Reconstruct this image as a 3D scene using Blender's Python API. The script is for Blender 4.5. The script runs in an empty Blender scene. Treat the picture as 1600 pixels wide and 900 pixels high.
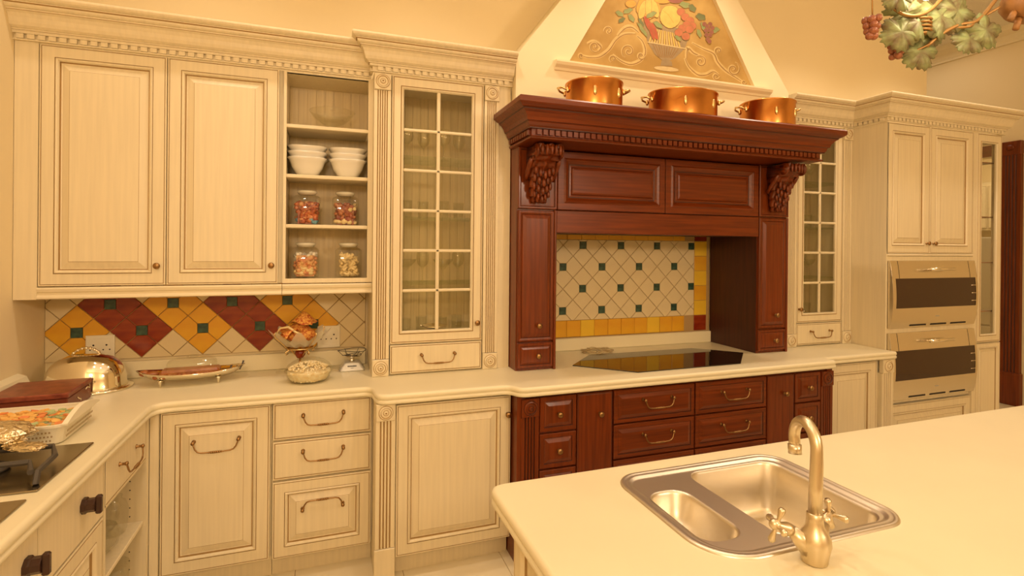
import bpy, bmesh, math, random
from mathutils import Vector, Matrix
random.seed(7)
R = math.radians
PI = math.pi
scn = bpy.context.scene
C = scn.collection

# ------------------------------------------------------------------ camera
cam = bpy.data.cameras.new('camera')
cam.sensor_width = 36.0
cam.lens = 823.19 * 36.0 / 1600.0
cam.shift_y = -65.49 / 1600.0
cam.clip_start = 0.02
cam_o = bpy.data.objects.new('camera', cam)
C.objects.link(cam_o)
ya, pt, ro = R(19.32), R(0.065), R(0.528)
fw = Vector((math.sin(ya) * math.cos(pt), math.cos(ya) * math.cos(pt), -math.sin(pt)))
r0 = Vector((math.cos(ya), -math.sin(ya), 0)); u0 = r0.cross(fw)
rr = math.cos(ro) * r0 + math.sin(ro) * u0
uu = -math.sin(ro) * r0 + math.cos(ro) * u0
cam_o.matrix_world = Matrix(((rr.x, uu.x, -fw.x, -0.265), (rr.y, uu.y, -fw.y, -3.267), (rr.z, uu.z, -fw.z, 1.612), (0, 0, 0, 1)))
scn.camera = cam_o

# ------------------------------------------------------------------ world, exposure, large lights
w = bpy.data.worlds.new('world'); scn.world = w; w.use_nodes = True
w.node_tree.nodes['Background'].inputs[0].default_value = (1.0, 0.74, 0.42, 1)
w.node_tree.nodes['Background'].inputs[1].default_value = 0.35
scn.cycles.transparent_max_bounces = 24
scn.view_settings.view_transform = 'Standard'
scn.view_settings.look = 'None'
scn.view_settings.gamma = 1
scn.view_settings.exposure = -0.08
WARM = (1.0, 0.79, 0.60)

def lamp(kind, loc, energy, rot=(0, 0, 0), size=0.1, col=WARM, **k):
    l = bpy.data.lights.new('lamp', kind)
    l.energy = energy; l.color = col
    if kind == 'AREA':
        l.shape = 'RECTANGLE'; l.size = size; l.size_y = k.get('size_y', size)
    else:
        l.shadow_soft_size = size
    if kind == 'SPOT':
        l.spot_size = k.get('cone', R(108)); l.spot_blend = 0.6
    o = bpy.data.objects.new(k.get('name', 'downlight_lamp'), l)
    C.objects.link(o); o.location = loc; o.rotation_euler = rot
    return o
CEIL = 3.95
lamp('AREA', (0.9, -2.3, CEIL - 0.06), 10, size=3.4, size_y=2.6, name='ceiling_fill_lamp')  # added soft fill from overhead, no fixture modelled
for x, e in ((-0.9, 42), (0.25, 42), (1.75, 56), (3.3, 62), (4.4, 62)):
    lamp('SPOT', (x, -0.95, CEIL - 0.08), e, size=0.045)
for x, e in ((-0.6, 28), (0.6, 14)):
    lamp('SPOT', (x, -2.4, CEIL - 0.08), e, size=0.06)
for x, e in ((-0.7, 92), (2.4, 96)):
    lamp('POINT', (x, -4.7, 2.55), e, size=0.22, name='front_fill_lamp')  # added fill lights behind the camera to brighten the upright fronts
lamp('AREA', (5.7, 0.9, CEIL - 0.1), 6, size=1.0, name='passage_lamp')
lamp('AREA', (7.8, 0.9, 3.3), 45, size=1.6, name='pantry_lamp')

# ------------------------------------------------------------------ materials
def mat(name, col, rough=0.5, metal=0.0, var=0.0, scale=(8, 8, 8), bump=0.0, coat=0.0, col2=None, detail=4, emit=None, spec=None):
    m = bpy.data.materials.new(name); m.use_nodes = True
    nt = m.node_tree; b = nt.nodes['Principled BSDF']
    b.inputs['Base Color'].default_value = (*col, 1)
    b.inputs['Roughness'].default_value = rough
    b.inputs['Metallic'].default_value = metal
    b.inputs['Coat Weight'].default_value = coat
    b.inputs['Coat Roughness'].default_value = 0.12
    if spec is not None: b.inputs['Specular IOR Level'].default_value = spec
    if emit:
        b.inputs['Emission Color'].default_value = (*emit[0], 1); b.inputs['Emission Strength'].default_value = emit[1]
    if var > 0 or col2 or bump:
        tc = nt.nodes.new('ShaderNodeTexCoord'); mp = nt.nodes.new('ShaderNodeMapping')
        mp.inputs['Scale'].default_value = scale
        nt.links.new(tc.outputs['Object'], mp.inputs['Vector'])
        n = nt.nodes.new('ShaderNodeTexNoise'); n.inputs['Scale'].default_value = 1.0; n.inputs['Detail'].default_value = detail
        nt.links.new(mp.outputs[0], n.inputs['Vector'])
        if var > 0 or col2:
            rp = nt.nodes.new('ShaderNodeValToRGB')
            c2 = col2 if col2 else tuple(c * (1 - var) for c in col)
            rp.color_ramp.elements[0].position = 0.35; rp.color_ramp.elements[1].position = 0.65
            rp.color_ramp.elements[0].color = (*c2, 1); rp.color_ramp.elements[1].color = (*col, 1)
            nt.links.new(n.outputs['Fac'], rp.inputs[0]); nt.links.new(rp.outputs[0], b.inputs['Base Color'])
        if bump:
            bp = nt.nodes.new('ShaderNodeBump'); bp.inputs['Strength'].default_value = bump; bp.inputs['Distance'].default_value = 0.01
            nt.links.new(n.outputs['Fac'], bp.inputs['Height']); nt.links.new(bp.outputs[0], b.inputs['Normal'])
    return m

def glass_mat(name, tint=(0.95, 0.97, 0.9), base=0.04, edge=0.5, rough=0.02):
    m = bpy.data.materials.new(name); m.use_nodes = True
    nt = m.node_tree; nt.nodes.clear()
    out = nt.nodes.new('ShaderNodeOutputMaterial'); mx = nt.nodes.new('ShaderNodeMixShader')
    tr = nt.nodes.new('ShaderNodeBsdfTransparent'); tr.inputs[0].default_value = (*tint, 1)
    gl = nt.nodes.new('ShaderNodeBsdfGlossy'); gl.inputs['Roughness'].default_value = rough
    lw = nt.nodes.new('ShaderNodeLayerWeight'); lw.inputs[0].default_value = 0.10
    mr = nt.nodes.new('ShaderNodeMapRange'); mr.inputs['To Min'].default_value = base; mr.inputs['To Max'].default_value = edge
    nt.links.new(lw.outputs['Facing'], mr.inputs[0]); nt.links.new(mr.outputs[0], mx.inputs[0])
    nt.links.new(tr.outputs[0], mx.inputs[1]); nt.links.new(gl.outputs[0], mx.inputs[2]); nt.links.new(mx.outputs[0], out.inputs[0])
    return m

CREAM = mat('antique_cream_paint', (0.80, 0.69, 0.46), 0.42, var=0.07, scale=(60, 60, 2.5))
CREAMH = mat('antique_cream_paint_level', (0.80, 0.69, 0.46), 0.42, var=0.07, scale=(2.5, 60, 60))
GLAZE = mat('brown_glaze_line', (0.40, 0.25, 0.09), 0.5)
CREAMIN = mat('cream_beadboard', (0.76, 0.62, 0.36), 0.5, var=0.12, scale=(70, 70, 2))
WOOD = mat('mahogany', (0.19, 0.034, 0.004), 0.32, var=0.4, scale=(70, 70, 3), coat=0.10, spec=0.35)
WOODH = mat('mahogany_level', (0.19, 0.034, 0.004), 0.32, var=0.4, scale=(3, 70, 70), coat=0.10, spec=0.35)
WOODD = mat('mahogany_joint', (0.05, 0.010, 0.004), 0.45)
WOODDK = mat('dark_wood_panel', (0.07, 0.016, 0.007), 0.5, var=0.3, scale=(50, 50, 3))  # darker brown for the right column's inner side and the hood soffit
PLAST = mat('cream_plaster', (0.86, 0.72, 0.44), 0.85, var=0.03, scale=(1.5, 1.5, 1.5))
PLASTW = mat('pale_hood_plaster', (0.87, 0.76, 0.50), 0.8, var=0.02, scale=(2, 2, 2))
CEILM = mat('ceiling_paint', (0.88, 0.82, 0.66), 0.9)
STONE = mat('cream_engineered_stone', (0.81, 0.73, 0.50), 0.34, var=0.035, scale=(4, 4, 4))
FLOORM = mat('cream_floor_tile', (0.80, 0.70, 0.48), 0.18, var=0.05, scale=(3, 3, 3))
GROUT = mat('grout', (0.42, 0.27, 0.11), 0.9)
TCREAM = mat('tile_cream', (0.74, 0.61, 0.36), 0.3, var=0.06, scale=(6, 6, 6))
TYEL = mat('tile_yellow', (0.76, 0.41, 0.025), 0.28, col2=(0.70, 0.33, 0.02), scale=(7, 7, 7))
TYEL2 = mat('tile_bright_yellow', (0.83, 0.53, 0.04), 0.28, var=0.08, scale=(7, 7, 7))
TRED = mat('tile_oxblood', (0.21, 0.018, 0.004), 0.25, col2=(0.31, 0.045, 0.008), scale=(9, 9, 30))
TGRN = mat('tile_green', (0.05, 0.11, 0.07), 0.2, col2=(0.02, 0.045, 0.035), scale=(40, 40, 40))
BRASS = mat('aged_brass', (0.34, 0.20, 0.08), 0.34, 1.0)
BRASSL = mat('brass_bright', (0.85, 0.62, 0.28), 0.25, 1.0)
COPPER = mat('copper', (0.80, 0.38, 0.11), 0.26, 1.0, col2=(0.68, 0.30, 0.08), scale=(5, 5, 5))
STEEL = mat('brushed_steel', (0.72, 0.66, 0.54), 0.24, 1.0)
STEELW = mat('sink_steel', (0.74, 0.68, 0.56), 0.38, 1.0)
NICKEL = mat('satin_nickel', (0.70, 0.60, 0.42), 0.34, 1.0)
SILVER = mat('polished_silver', (0.86, 0.80, 0.66), 0.07, 1.0)
FOIL = mat('crumpled_foil', (0.82, 0.72, 0.52), 0.2, 1.0, bump=0.8, scale=(60, 60, 60))
BLACKG = mat('black_glass', (0.012, 0.008, 0.006), 0.04, spec=0.9)
OVENG = mat('smoked_oven_glass', (0.045, 0.018, 0.006), 0.08, spec=0.45)
IRON = mat('cast_iron', (0.06, 0.05, 0.04), 0.5)
KNOBM = mat('dark_knob', (0.05, 0.022, 0.014), 0.25)
WHITE = mat('white_porcelain', (0.86, 0.82, 0.72), 0.2)
WICKER = mat('cream_basket', (0.84, 0.77, 0.58), 0.6)
HOLE = mat('dark_hole', (0.02, 0.015, 0.01), 0.8)
BOXR = mat('red_marbled_box', (0.16, 0.028, 0.018), 0.3, col2=(0.28, 0.07, 0.035), scale=(30, 30, 30), detail=8)
BOXS = mat('red_leather_side', (0.17, 0.035, 0.015), 0.35)
PLASTIC = mat('ivory_plastic', (0.82, 0.76, 0.60), 0.35)
GREYP = mat('silver_plastic', (0.55, 0.54, 0.50), 0.35, 0.4)
POPC = mat('popcorn', (0.93, 0.84, 0.60), 0.7, col2=(0.85, 0.66, 0.34), scale=(60, 60, 60))
PASTA = mat('dry_pasta', (0.82, 0.64, 0.32), 0.6)
CANDO = mat('orange_sweets', (0.55, 0.14, 0.03), 0.35, col2=(0.30, 0.05, 0.02), scale=(50, 50, 50))
CANDR = mat('dark_red_sweets', (0.25, 0.03, 0.02), 0.35, col2=(0.5, 0.2, 0.08), scale=(40, 40, 40))
CANDB = mat('blue_sweets', (0.14, 0.34, 0.46), 0.35)
CANDC = mat('coral_sweets', (0.62, 0.20, 0.08), 0.4, col2=(0.75, 0.48, 0.2), scale=(40, 40, 40))
BISY = mat('orange_biscuit', (0.80, 0.40, 0.08), 0.6, col2=(0.82, 0.52, 0.16), scale=(30, 30, 30))
BISG = mat('green_biscuit', (0.42, 0.50, 0.24), 0.6)
BISR = mat('coral_biscuit', (0.80, 0.28, 0.09), 0.6)
MEAT = mat('brown_glazed_food', (0.28, 0.075, 0.015), 0.35, col2=(0.42, 0.16, 0.04), scale=(30, 30, 30))
CLOTH = mat('red_spotted_paper', (0.48, 0.07, 0.015), 0.6, col2=(0.82, 0.44, 0.09), scale=(85, 85, 85), detail=1)
FROST = mat('frosted_glass_bowl', (0.85, 0.80, 0.62), 0.15)
FROST.node_tree.nodes['Principled BSDF'].inputs['Alpha'].default_value = 0.55
PANE = glass_mat('window_pane_glass', (0.97, 0.96, 0.90), 0.03, 0.40)
GLS = glass_mat('clear_glass', (0.98, 0.98, 0.95), 0.05, 0.42)
GLSHELF = glass_mat('green_glass_shelf', (0.92, 0.95, 0.88), 0.05, 0.35)
LEAF = mat('verdigris_leaf', (0.30, 0.36, 0.15), 0.5, 0.2, col2=(0.16, 0.11, 0.05), scale=(22, 22, 22))
VINE = mat('gilt_iron_vine', (0.42, 0.24, 0.08), 0.4, 0.6)
GRAPE = mat('grape_glaze', (0.36, 0.13, 0.06), 0.3, col2=(0.20, 0.06, 0.04), scale=(30, 30, 30))
LAMPW = mat('wooden_lamp_block', (0.42, 0.20, 0.06), 0.5, var=0.3, scale=(30, 30, 8))
BULB = mat('lit_bulb', (1, 0.9, 0.7), 0.5, emit=((1.0, 0.82, 0.5), 22))
FRIDGE = mat('fridge_metal', (0.60, 0.58, 0.52), 0.35, 0.5)

# ------------------------------------------------------------------ mesh builder
class MB:
    def __init__(s): s.v = []; s.f = []; s.m = []; s.sm = []
    def add(s, vs, fs, m=0, smooth=False):
        o = len(s.v); s.v += [tuple(v) for v in vs]
        for f in fs: s.f.append([i + o for i in f]); s.m.append(m); s.sm.append(smooth)
    def box(s, x0, x1, y0, y1, z0, z1, m=0):
        s.add([(x0, y0, z0), (x1, y0, z0), (x1, y1, z0), (x0, y1, z0), (x0, y0, z1), (x1, y0, z1), (x1, y1, z1), (x0, y1, z1)],
              [(0, 3, 2, 1), (4, 5, 6, 7), (0, 1, 5, 4), (1, 2, 6, 5), (2, 3, 7, 6), (3, 0, 4, 7)], m); return s
    def cbox(s, x0, x1, y0, y1, z0, z1, c=0.003, m=0):   # chamfered front and edges
        P = []
        for dz, ins in ((0, c), (c, 0), (z1 - z0 - c, 0), (z1 - z0, c)):
            z = z0 + dz; a0, a1, b0, b1 = x0 + ins, x1 - ins, y0 + ins, y1 - ins
            k = c if ins == 0 else 0.0005
            P.append([(a0 + k, b0, z), (a1 - k, b0, z), (a1, b0 + k, z), (a1, b1 - k, z), (a1 - k, b1, z), (a0 + k, b1, z), (a0, b1 - k, z), (a0, b0 + k, z)])
        s.loft(P, m, True, True); return s
    def loft(s, rings, m=0, cap0=False, cap1=False, closed=True, smooth=False, flip=False):
        n = len(rings[0]); vs = [p for r in rings for p in r]; fs = []
        for i in range(len(rings) - 1):
            for j in range(n if closed else n - 1):
                a = i * n + j; b = i * n + (j + 1) % n; f = (a, b, b + n, a + n)
                fs.append(f[::-1] if flip else f)
        if cap0: fs.append(tuple(range(n))[::-1] if not flip else tuple(range(n)))
        if cap1: fs.append(tuple(range((len(rings) - 1) * n, len(rings) * n)) if not flip else tuple(range((len(rings) - 1) * n, len(rings) * n))[::-1])
        s.add(vs, fs, m, smooth); return s
    def lathe(s, prof, c=(0, 0, 0), n=24, m=0, axis='z', sx=1, sy=1, smooth=True, a0=0, rot=0, pw=2.0):
        rings = []
        for r, h in prof:
            ring = []
            for k in range(n):
                a = 2 * PI * k / n + a0
                ca, sa = math.cos(a), math.sin(a)
                if pw != 2.0:
                    q = (abs(ca) ** pw + abs(sa) ** pw) ** (-1 / pw); ca *= q; sa *= q
                x, y = r * sx * ca, r * sy * sa
                x, y = x * math.cos(rot) - y * math.sin(rot), x * math.sin(rot) + y * math.cos(rot)
                if axis == 'z': p = (c[0] + x, c[1] + y, c[2] + h)
                elif axis == 'y': p = (c[0] + x, c[1] - h, c[2] + y)      # h goes toward the viewer
                else: p = (c[0] + h, c[1] + x, c[2] + y)
                ring.append(p)
            rings.append(ring)
        s.loft(rings, m, prof[0][0] > 1e-5, prof[-1][0] > 1e-5, smooth=smooth); return s
    def ball(s, c, r, m=0, n=8, k=5, sc=(1, 1, 1)):
        rings = []
        for i in range(k + 1):
            t = PI * i / k
            rings.append([(c[0] + sc[0] * r * math.sin(t) * math.cos(2 * PI * j / n), c[1] + sc[1] * r * math.sin(t) * math.sin(2 * PI * j / n), c[2] - sc[2] * r * math.cos(t)) for j in range(n)])
        s.loft(rings, m, smooth=True); return s
    def tube(s, pts, r, m=0, n=8, smooth=True):
        P = [Vector(p) for p in pts]; rs = r if isinstance(r, (list, tuple)) else [r] * len(P)
        up = Vector((0, 0, 1)); rings = []; prev = None
        for i, p in enumerate(P):
            t = (P[min(i + 1, len(P) - 1)] - P[max(i - 1, 0)]).normalized()
            if prev is None:
                a = t.cross(up)
                if a.length < 0.1: a = t.cross(Vector((1, 0, 0)))
            else:
                a = prev - t * prev.dot(t)
            a.normalize(); prev = a; b = t.cross(a)
            rings.append([p + rs[i] * (math.cos(2 * PI * k / n) * a + math.sin(2 * PI * k / n) * b) for k in range(n)])
        s.loft(rings, m, True, True, smooth=smooth); return s
    def prism(s, poly, y0, y1, m=0):        # polygon in xz, extruded along y
        n = len(poly); vs = [(x, y0, z) for x, z in poly] + [(x, y1, z) for x, z in poly]
        fs = [tuple(range(n)), tuple(range(2 * n - 1, n - 1, -1))] + [(i, i + n, (i + 1) % n + n, (i + 1) % n) for i in range(n)]
        s.add(vs, fs, m); return s
    def panel(s, x0, x1, z0, z1, loops, y=0.0):
        """nested rectangles: (inset, depth, material of the strip leading to it)"""
        rings = []
        for ins, d, m in loops:
            rings.append(([(x0 + ins, y + d, z0 + ins), (x1 - ins, y + d, z0 + ins), (x1 - ins, y + d, z1 - ins), (x0 + ins, y + d, z1 - ins)], m))
        for (a, _), (b, m) in zip(rings, rings[1:]):
            s.loft([a, b], m)
        s.add(rings[-1][0], [(0, 1, 2, 3)], 0); return s
    def make(s, name, mats, parent=None, loc=(0, 0, 0), rot=(0, 0, 0), label=None, kind=None, bevel=0):
        me = bpy.data.meshes.new(name)
        me.from_pydata([tuple(v) for v in s.v], [], s.f)
        if not isinstance(mats, (list, tuple)): mats = [mats]
        for x in mats: me.materials.append(x)
        for p, m, sm in zip(me.polygons, s.m, s.sm): p.material_index = min(m, len(mats) - 1); p.use_smooth = sm
        bm = bmesh.new(); bm.from_mesh(me); bmesh.ops.remove_doubles(bm, verts=bm.verts, dist=1e-5)
        bmesh.ops.recalc_face_normals(bm, faces=bm.faces); bm.to_mesh(me); bm.free()
        o = bpy.data.objects.new(name, me); C.objects.link(o)
        if parent: o.parent = parent
        o.location = loc; o.rotation_euler = rot
        if label: o['label'] = label
        if kind: o['kind'] = kind
        if bevel:
            b = o.modifiers.new('bevel', 'BEVEL'); b.width = bevel; b.segments = 2; b.limit_method = 'ANGLE'
        return o

def thing(name, label, cat, loc=(0, 0, 0), rotz=0, group=None):
    o = bpy.data.objects.new(name, None); C.objects.link(o); o.empty_display_size = 0.1
    o.location = loc; o.rotation_euler = (0, 0, rotz); o['label'] = label; o['category'] = cat
    if group: o['group'] = group
    return o
def tag(o, label, cat, group=None):
    o['label'] = label; o['category'] = cat
    if group: o['group'] = group
    return o
def struct(name, mb, m, parent=None, **k):
    o = mb.make(name, m, parent, **k)
    if not parent: o['kind'] = 'structure'
    return o
def share(src, name, parent, loc, rot=(0, 0, 0)):
    o = bpy.data.objects.new(name, src.data); C.objects.link(o); o.parent = parent; o.location = loc; o.rotation_euler = rot
    return o
def copy_tree(o, parent=None):
    c = o.copy(); C.objects.link(c); c.parent = parent
    for ch in [q for q in bpy.data.objects if q.parent == o and q != c]: copy_tree(ch, c)
    return c

# ------------------------------------------------------------------ door, drawer, knob, handle builders
def scaled(L, k): return [(a * k, b, c) for a, b, c in L]
DOORP = [(0.0, .020, 0), (0, .002, 0), (.002, 0, 0), (.006, 0, 0), (.0075, .0025, 1), (.0092, .0, 1), (.056, 0, 0), (.0572, .003, 1), (.0588, .0, 1), (.063, -.004, 0),
         (.068, -.002, 0), (.073, .006, 0), (.0745, .012, 1), (.078, .012, 1), (.082, .013, 0), (.112, .001, 0), (.1135, .0, 1), (.115, -.0005, 0)]
DRAWP = [(0.0, .020, 0), (0, .002, 0), (.002, 0, 0), (.006, 0, 0), (.0078, .003, 1), (.0098, .0, 1), (.014, -.001, 0)]
WOODP = [(0.0, .020, 0), (0, .003, 0), (.003, 0, 0), (.034, 0, 0), (.040, -.004, 0), (.047, .003, 0), (.050, .010, 1), (.055, .009, 0), (.074, .001, 0), (.0755, .0, 1), (.078, -.001, 0)]
WOODHP = [(0.0, .020, 0), (0, .003, 0), (.003, 0, 0), (.038, 0, 0), (.048, -.006, 0), (.060, .001, 0), (.072, .012, 0), (.078, .013, 1), (.088, .012, 0), (.094, .004, 0), (.104, .002, 0)]
def front(parent, name, x0, x1, z0, z1, loops, mats, label=None):
    return MB().panel(x0, x1, z0, z1, loops).make(name, mats, parent, label=label)
knob_src = None
def knob(parent, x, z, m=None, y=0.0):
    global knob_src
    if knob_src is None:
        b = MB().lathe([(0, 0), (.009, 0), (.009, .003), (.005, .006), (.005, .012), (.012, .017), (.0155, .021), (.0155, .024), (.010, .029), (0, .030)], n=14, axis='y')
        knob_src = b.make('knob', BRASS, parent, (x, y, z)); return knob_src
    return share(knob_src, 'knob', parent, (x, y, z))
handle_src = {}
def handle(parent, x, z, wd=0.185, up=False, y=0.0):
    key = (wd, up)
    if key not in handle_src:
        b = MB(); s = 1 if up else -1; h = wd / 2
        for sx in (-1, 1):
            b.lathe([(0, 0), (.009, 0), (.009, .003), (.005, .006), (.005, .018), (.0085, .023), (.0085, .028), (0, .032)], c=(sx * h, 0, 0), n=10, axis='y')
            b.tube([(sx * h, -.022, 0), (sx * (h - .004), -.026, s * .012), (sx * (h - .010), -.028, s * .028), (sx * (h - .020), -.029, s * .040), (sx * (h - .034), -.030, s * .044), (sx * .03, -.031, s * .045), (0, -.031, s * .045)], .0035, n=6)
        for k in range(-3, 4):
            b.ball((k * .0085, -.031, s * .045), .0062 if abs(k) != 3 else .005, n=8, k=4)
        handle_src[key] = b.make('handle', BRASS, parent, (x, y, z)); return handle_src[key]
    return share(handle_src[key], 'handle', parent, (x, y, z))
def pilaster(parent, x0, x1, z0, z1, mats, n=4, y=0.0, depth=0.0205, name='pilaster'):
    W = x1 - x0; e = W * 0.16; fwid = (W - 2 * e) / n
    pts = [(x0, y + depth, 0), (x0, y, 0)]
    for k in range(n):
        a = x0 + e + k * fwid
        pts += [(a + fwid * .22, y, 0), (a + fwid * .32, y + .004, 0), (a + fwid * .5, y + .0065, 1), (a + fwid * .68, y + .004, 0), (a + fwid * .78, y, 0)]
    pts += [(x1, y, 0), (x1, y + depth, 0)]
    b = MB()
    for p, q in zip(pts, pts[1:]):
        b.add([(p[0], p[1], z0), (q[0], q[1], z0), (q[0], q[1], z1), (p[0], p[1], z1)], [(0, 1, 2, 3)], 1 if (p[2] or q[2]) and (p[1] > y or q[1] > y) and not (q[1] == y + depth or p[1] == y + depth) else 0)
    return b.make(name, mats, parent)
def rosette(parent, x0, x1, z0, z1, mats, y=0.0):
    b = MB(); c = .004
    b.panel(x0, x1, z0, z1, [(0, .0205, 0), (0, -.006, 0), (.003, -.009, 0)], y)
    cx, cz = (x0 + x1) / 2, (z0 + z1) / 2; r = min(x1 - x0, z1 - z0) / 2 * .86
    for a, h0, b_, h1, m in [(1, .009, 1, .0095, 1), (1, .0095, .93, .0095, 1), (.93, .0095, .88, .014, 0), (.88, .014, .74, .016, 0), (.74, .016, .66, .0115, 1), (.66, .0115, .40, .0115, 0), (.40, .0115, .34, .012, 1), (.34, .012, .26, .018, 0), (.26, .018, .12, .019, 0), (.12, .019, 0.001, .015, 1)]:
        b.lathe([(r * a, h0), (r * b_, h1)], c=(cx, y, cz), n=24, m=m, axis='y') if False else _ring(b, cx, cz, y, r * a, h0, r * b_, h1, m)
    return b.make('rosette', mats, parent)
def _ring(b, cx, cz, y, ra, ha, rb, hb, m, n=24):
    A = [(cx + ra * math.cos(2 * PI * k / n), y - ha, cz + ra * math.sin(2 * PI * k / n)) for k in range(n)]
    B = [(cx + rb * math.cos(2 * PI * k / n), y - hb, cz + rb * math.sin(2 * PI * k / n)) for k in range(n)]
    b.loft([A, B], m, smooth=False)
def carcass(b, x0, x1, y0, y1, z0, z1, t=.018, bead=True, back=True, m=0, mi=0):
    b.box(x0, x0 + t, y0, y1, z0, z1, m); b.box(x1 - t, x1, y0, y1, z0, z1, m)
    b.box(x0 + t, x1 - t, y0, y1, z0, z0 + t, m); b.box(x0 + t, x1 - t, y0, y1, z1 - t, z1, m)
    if back: b.box(x0 + t, x1 - t, y1 - .008, y1, z0 + t, z1 - t, mi)
    if bead:
        n = max(3, int((x1 - x0 - 2 * t) / .045)); wd = (x1 - x0 - 2 * t) / n
        for k in range(n):
            a = x0 + t + k * wd
            b.box(a + .002, a + wd - .002, y1 - .013, y1 - .008, z0 + t, z1 - t, mi)
CR = [CREAM, GLAZE]

# sweep of a moulding: path of (x,y) plan points walked with the outside on the right-hand side
def sweep(path, prof, mats=(0,)):
    b = MB(); P = [Vector((p[0], p[1])) for p in path]; n = len(P); M = []
    for i in range(n):
        d0 = (P[i] - P[i - 1]).normalized() if i > 0 else None
        d1 = (P[i + 1] - P[i]).normalized() if i < n - 1 else None
        if d0 is None: d0 = d1
        if d1 is None: d1 = d0
        n0 = Vector((d0.y, -d0.x)); n1 = Vector((d1.y, -d1.x)); m = (n0 + n1).normalized()
        M.append(m / max(.2, m.dot(n0)))
    rings = [[(P[i].x + M[i].x * o, P[i].y + M[i].y * o, z) for o, z, *_ in prof] for i in range(n)]
    K = len(prof)
    for i in range(n - 1):
        for j in range(K):
            k2 = (j + 1) % K; mm = prof[k2][2] if len(prof[k2]) > 2 else 0
            b.add([rings[i][j], rings[i + 1][j], rings[i + 1][k2], rings[i][k2]], [(0, 1, 2, 3)], mm)
    b.add(rings[0], [tuple(range(K))]); b.add(rings[-1], [tuple(range(K))[::-1]])
    return b
def dentils(parent, path, off, z0, z1, wd, pitch, depth, mat_, src=[None]):
    """individual dentil blocks along a path"""
    m = MB().box(-wd / 2, wd / 2, -depth, 0.004, z0, z1)
    first = None
    for (a, b_) in zip(path, path[1:]):
        A, B = Vector(a), Vector(b_); L = (B - A).length; d = (B - A) / L; nrm = Vector((d.y, -d.x))
        k = int(L / pitch)
        if k < 1: continue
        s0 = (L - (k - 1) * pitch) / 2
        ang = math.atan2(d.y, d.x)
        for i in range(k):
            q = A + d * (s0 + i * pitch) + nrm * off
            if first is None: first = m.make('dentil', mat_, parent, (q.x, q.y, 0), (0, 0, ang))
            else: share(first, 'dentil', parent, (q.x, q.y, 0), (0, 0, ang))

# ================================================================== SETTING
XL, XR, YB = -1.6, 6.5, -5.6
wall_b = struct('wall_back', MB().box(-1.75, 4.865, 0.012, 0.16, 0, CEIL).box(-1.6, -.045, 0.006, .012, 1.0, 1.41, 1).box(.99, 2.47, .006, .012, .98, 1.75, 1), [PLAST, GROUT])
struct('wall_left', MB().box(-1.75, -1.6, YB, 0.012, 0, CEIL), PLAST)
struct('wall_front', MB().box(-1.75, XR + .15, YB - .15, YB, 0, CEIL), PLAST)
wr = MB(); OY0, OY1, OZ = 0.29, 1.9, 2.62
wr.box(XR, XR + .15, YB, OY0, 0, CEIL).box(XR, XR + .15, OY1, 3.0, 0, CEIL).box(XR, XR + .15, OY0, OY1, OZ, CEIL)
struct('wall_right', wr, PLAST)
struct('wall_passage', MB().box(4.715, XR, 3.0, 3.15, 0, CEIL).box(4.715, 4.865, .16, 3.0, 0, CEIL), PLAST)
struct('wall_pantry', MB().box(9.2, 9.35, -.8, 3.15, 0, CEIL).box(XR + .15, 9.2, 3.0, 3.15, 0, CEIL).box(XR + .15, 9.2, -.8, -.65, 0, CEIL), PLAST)
struct('ceiling', MB().box(-1.75, 9.35, YB - .15, 3.15, CEIL, CEIL + .1), CEILM)
struct('trim_1', sweep([(XR, 3.0), (XR, YB)], [(0, 3.78), (.03, 3.78), (.03, 3.80), (.05, 3.82), (.06, 3.86), (.12, 3.90), (.13, CEIL), (0, CEIL)]), PLASTW)
fl = struct('floor', MB().box(-1.75, 9.35, YB - .15, 3.15, -.05, -.004), GROUT)
ft = None
for i in range(-4, 19):
    for j in range(-7, 6):
        x, y = i * .5 + .1, j * .5 + .05
        if x < -1.6 or y > 2.9: continue
        if ft is None:
            ft = MB().box(.0015, .4985, .0015, .4985, -.004, 0).make('tile', FLOORM, fl, (x, y, 0))
        else: share(ft, 'tile', fl, (x, y, 0))

# ---- wall tiles
def clip(poly, nx, nz, d):      # keep n.p >= d
    out = []
    for i in range(len(poly)):
        a, b = poly[i], poly[(i + 1) % len(poly)]
        da, db = nx * a[0] + nz * a[1] - d, nx * b[0] + nz * b[1] - d
        if da >= 0: out.append(a)
        if (da >= 0) != (db >= 0):
            t = da / (da - db); out.append((a[0] + (b[0] - a[0]) * t, a[1] + (b[1] - a[1]) * t))
    return out
def tile_obj(poly, m, y=0.0, th=.006):
    if len(poly) < 3: return
    ar = abs(sum(poly[i][0] * poly[(i + 1) % len(poly)][1] - poly[(i + 1) % len(poly)][0] * poly[i][1] for i in range(len(poly)))) / 2
    if ar < 1e-4: return
    cx = sum(p[0] for p in poly) / len(poly); cz = sum(p[1] for p in poly) / len(poly)
    P = [(p[0] - cx, p[1] - cz) for p in poly]; Q = [(a * .96, b * .96) for a, b in P]
    b = MB(); n = len(P)
    dy = random.uniform(-.0006, .0006)
    b.loft([[(a, th, c) for a, c in P], [(a, .0015 + dy, c) for a, c in P], [(a, dy, c) for a, c in Q]], 0, False, True)
    b.make('tile', m, wall_b, (cx, y, cz))
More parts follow.
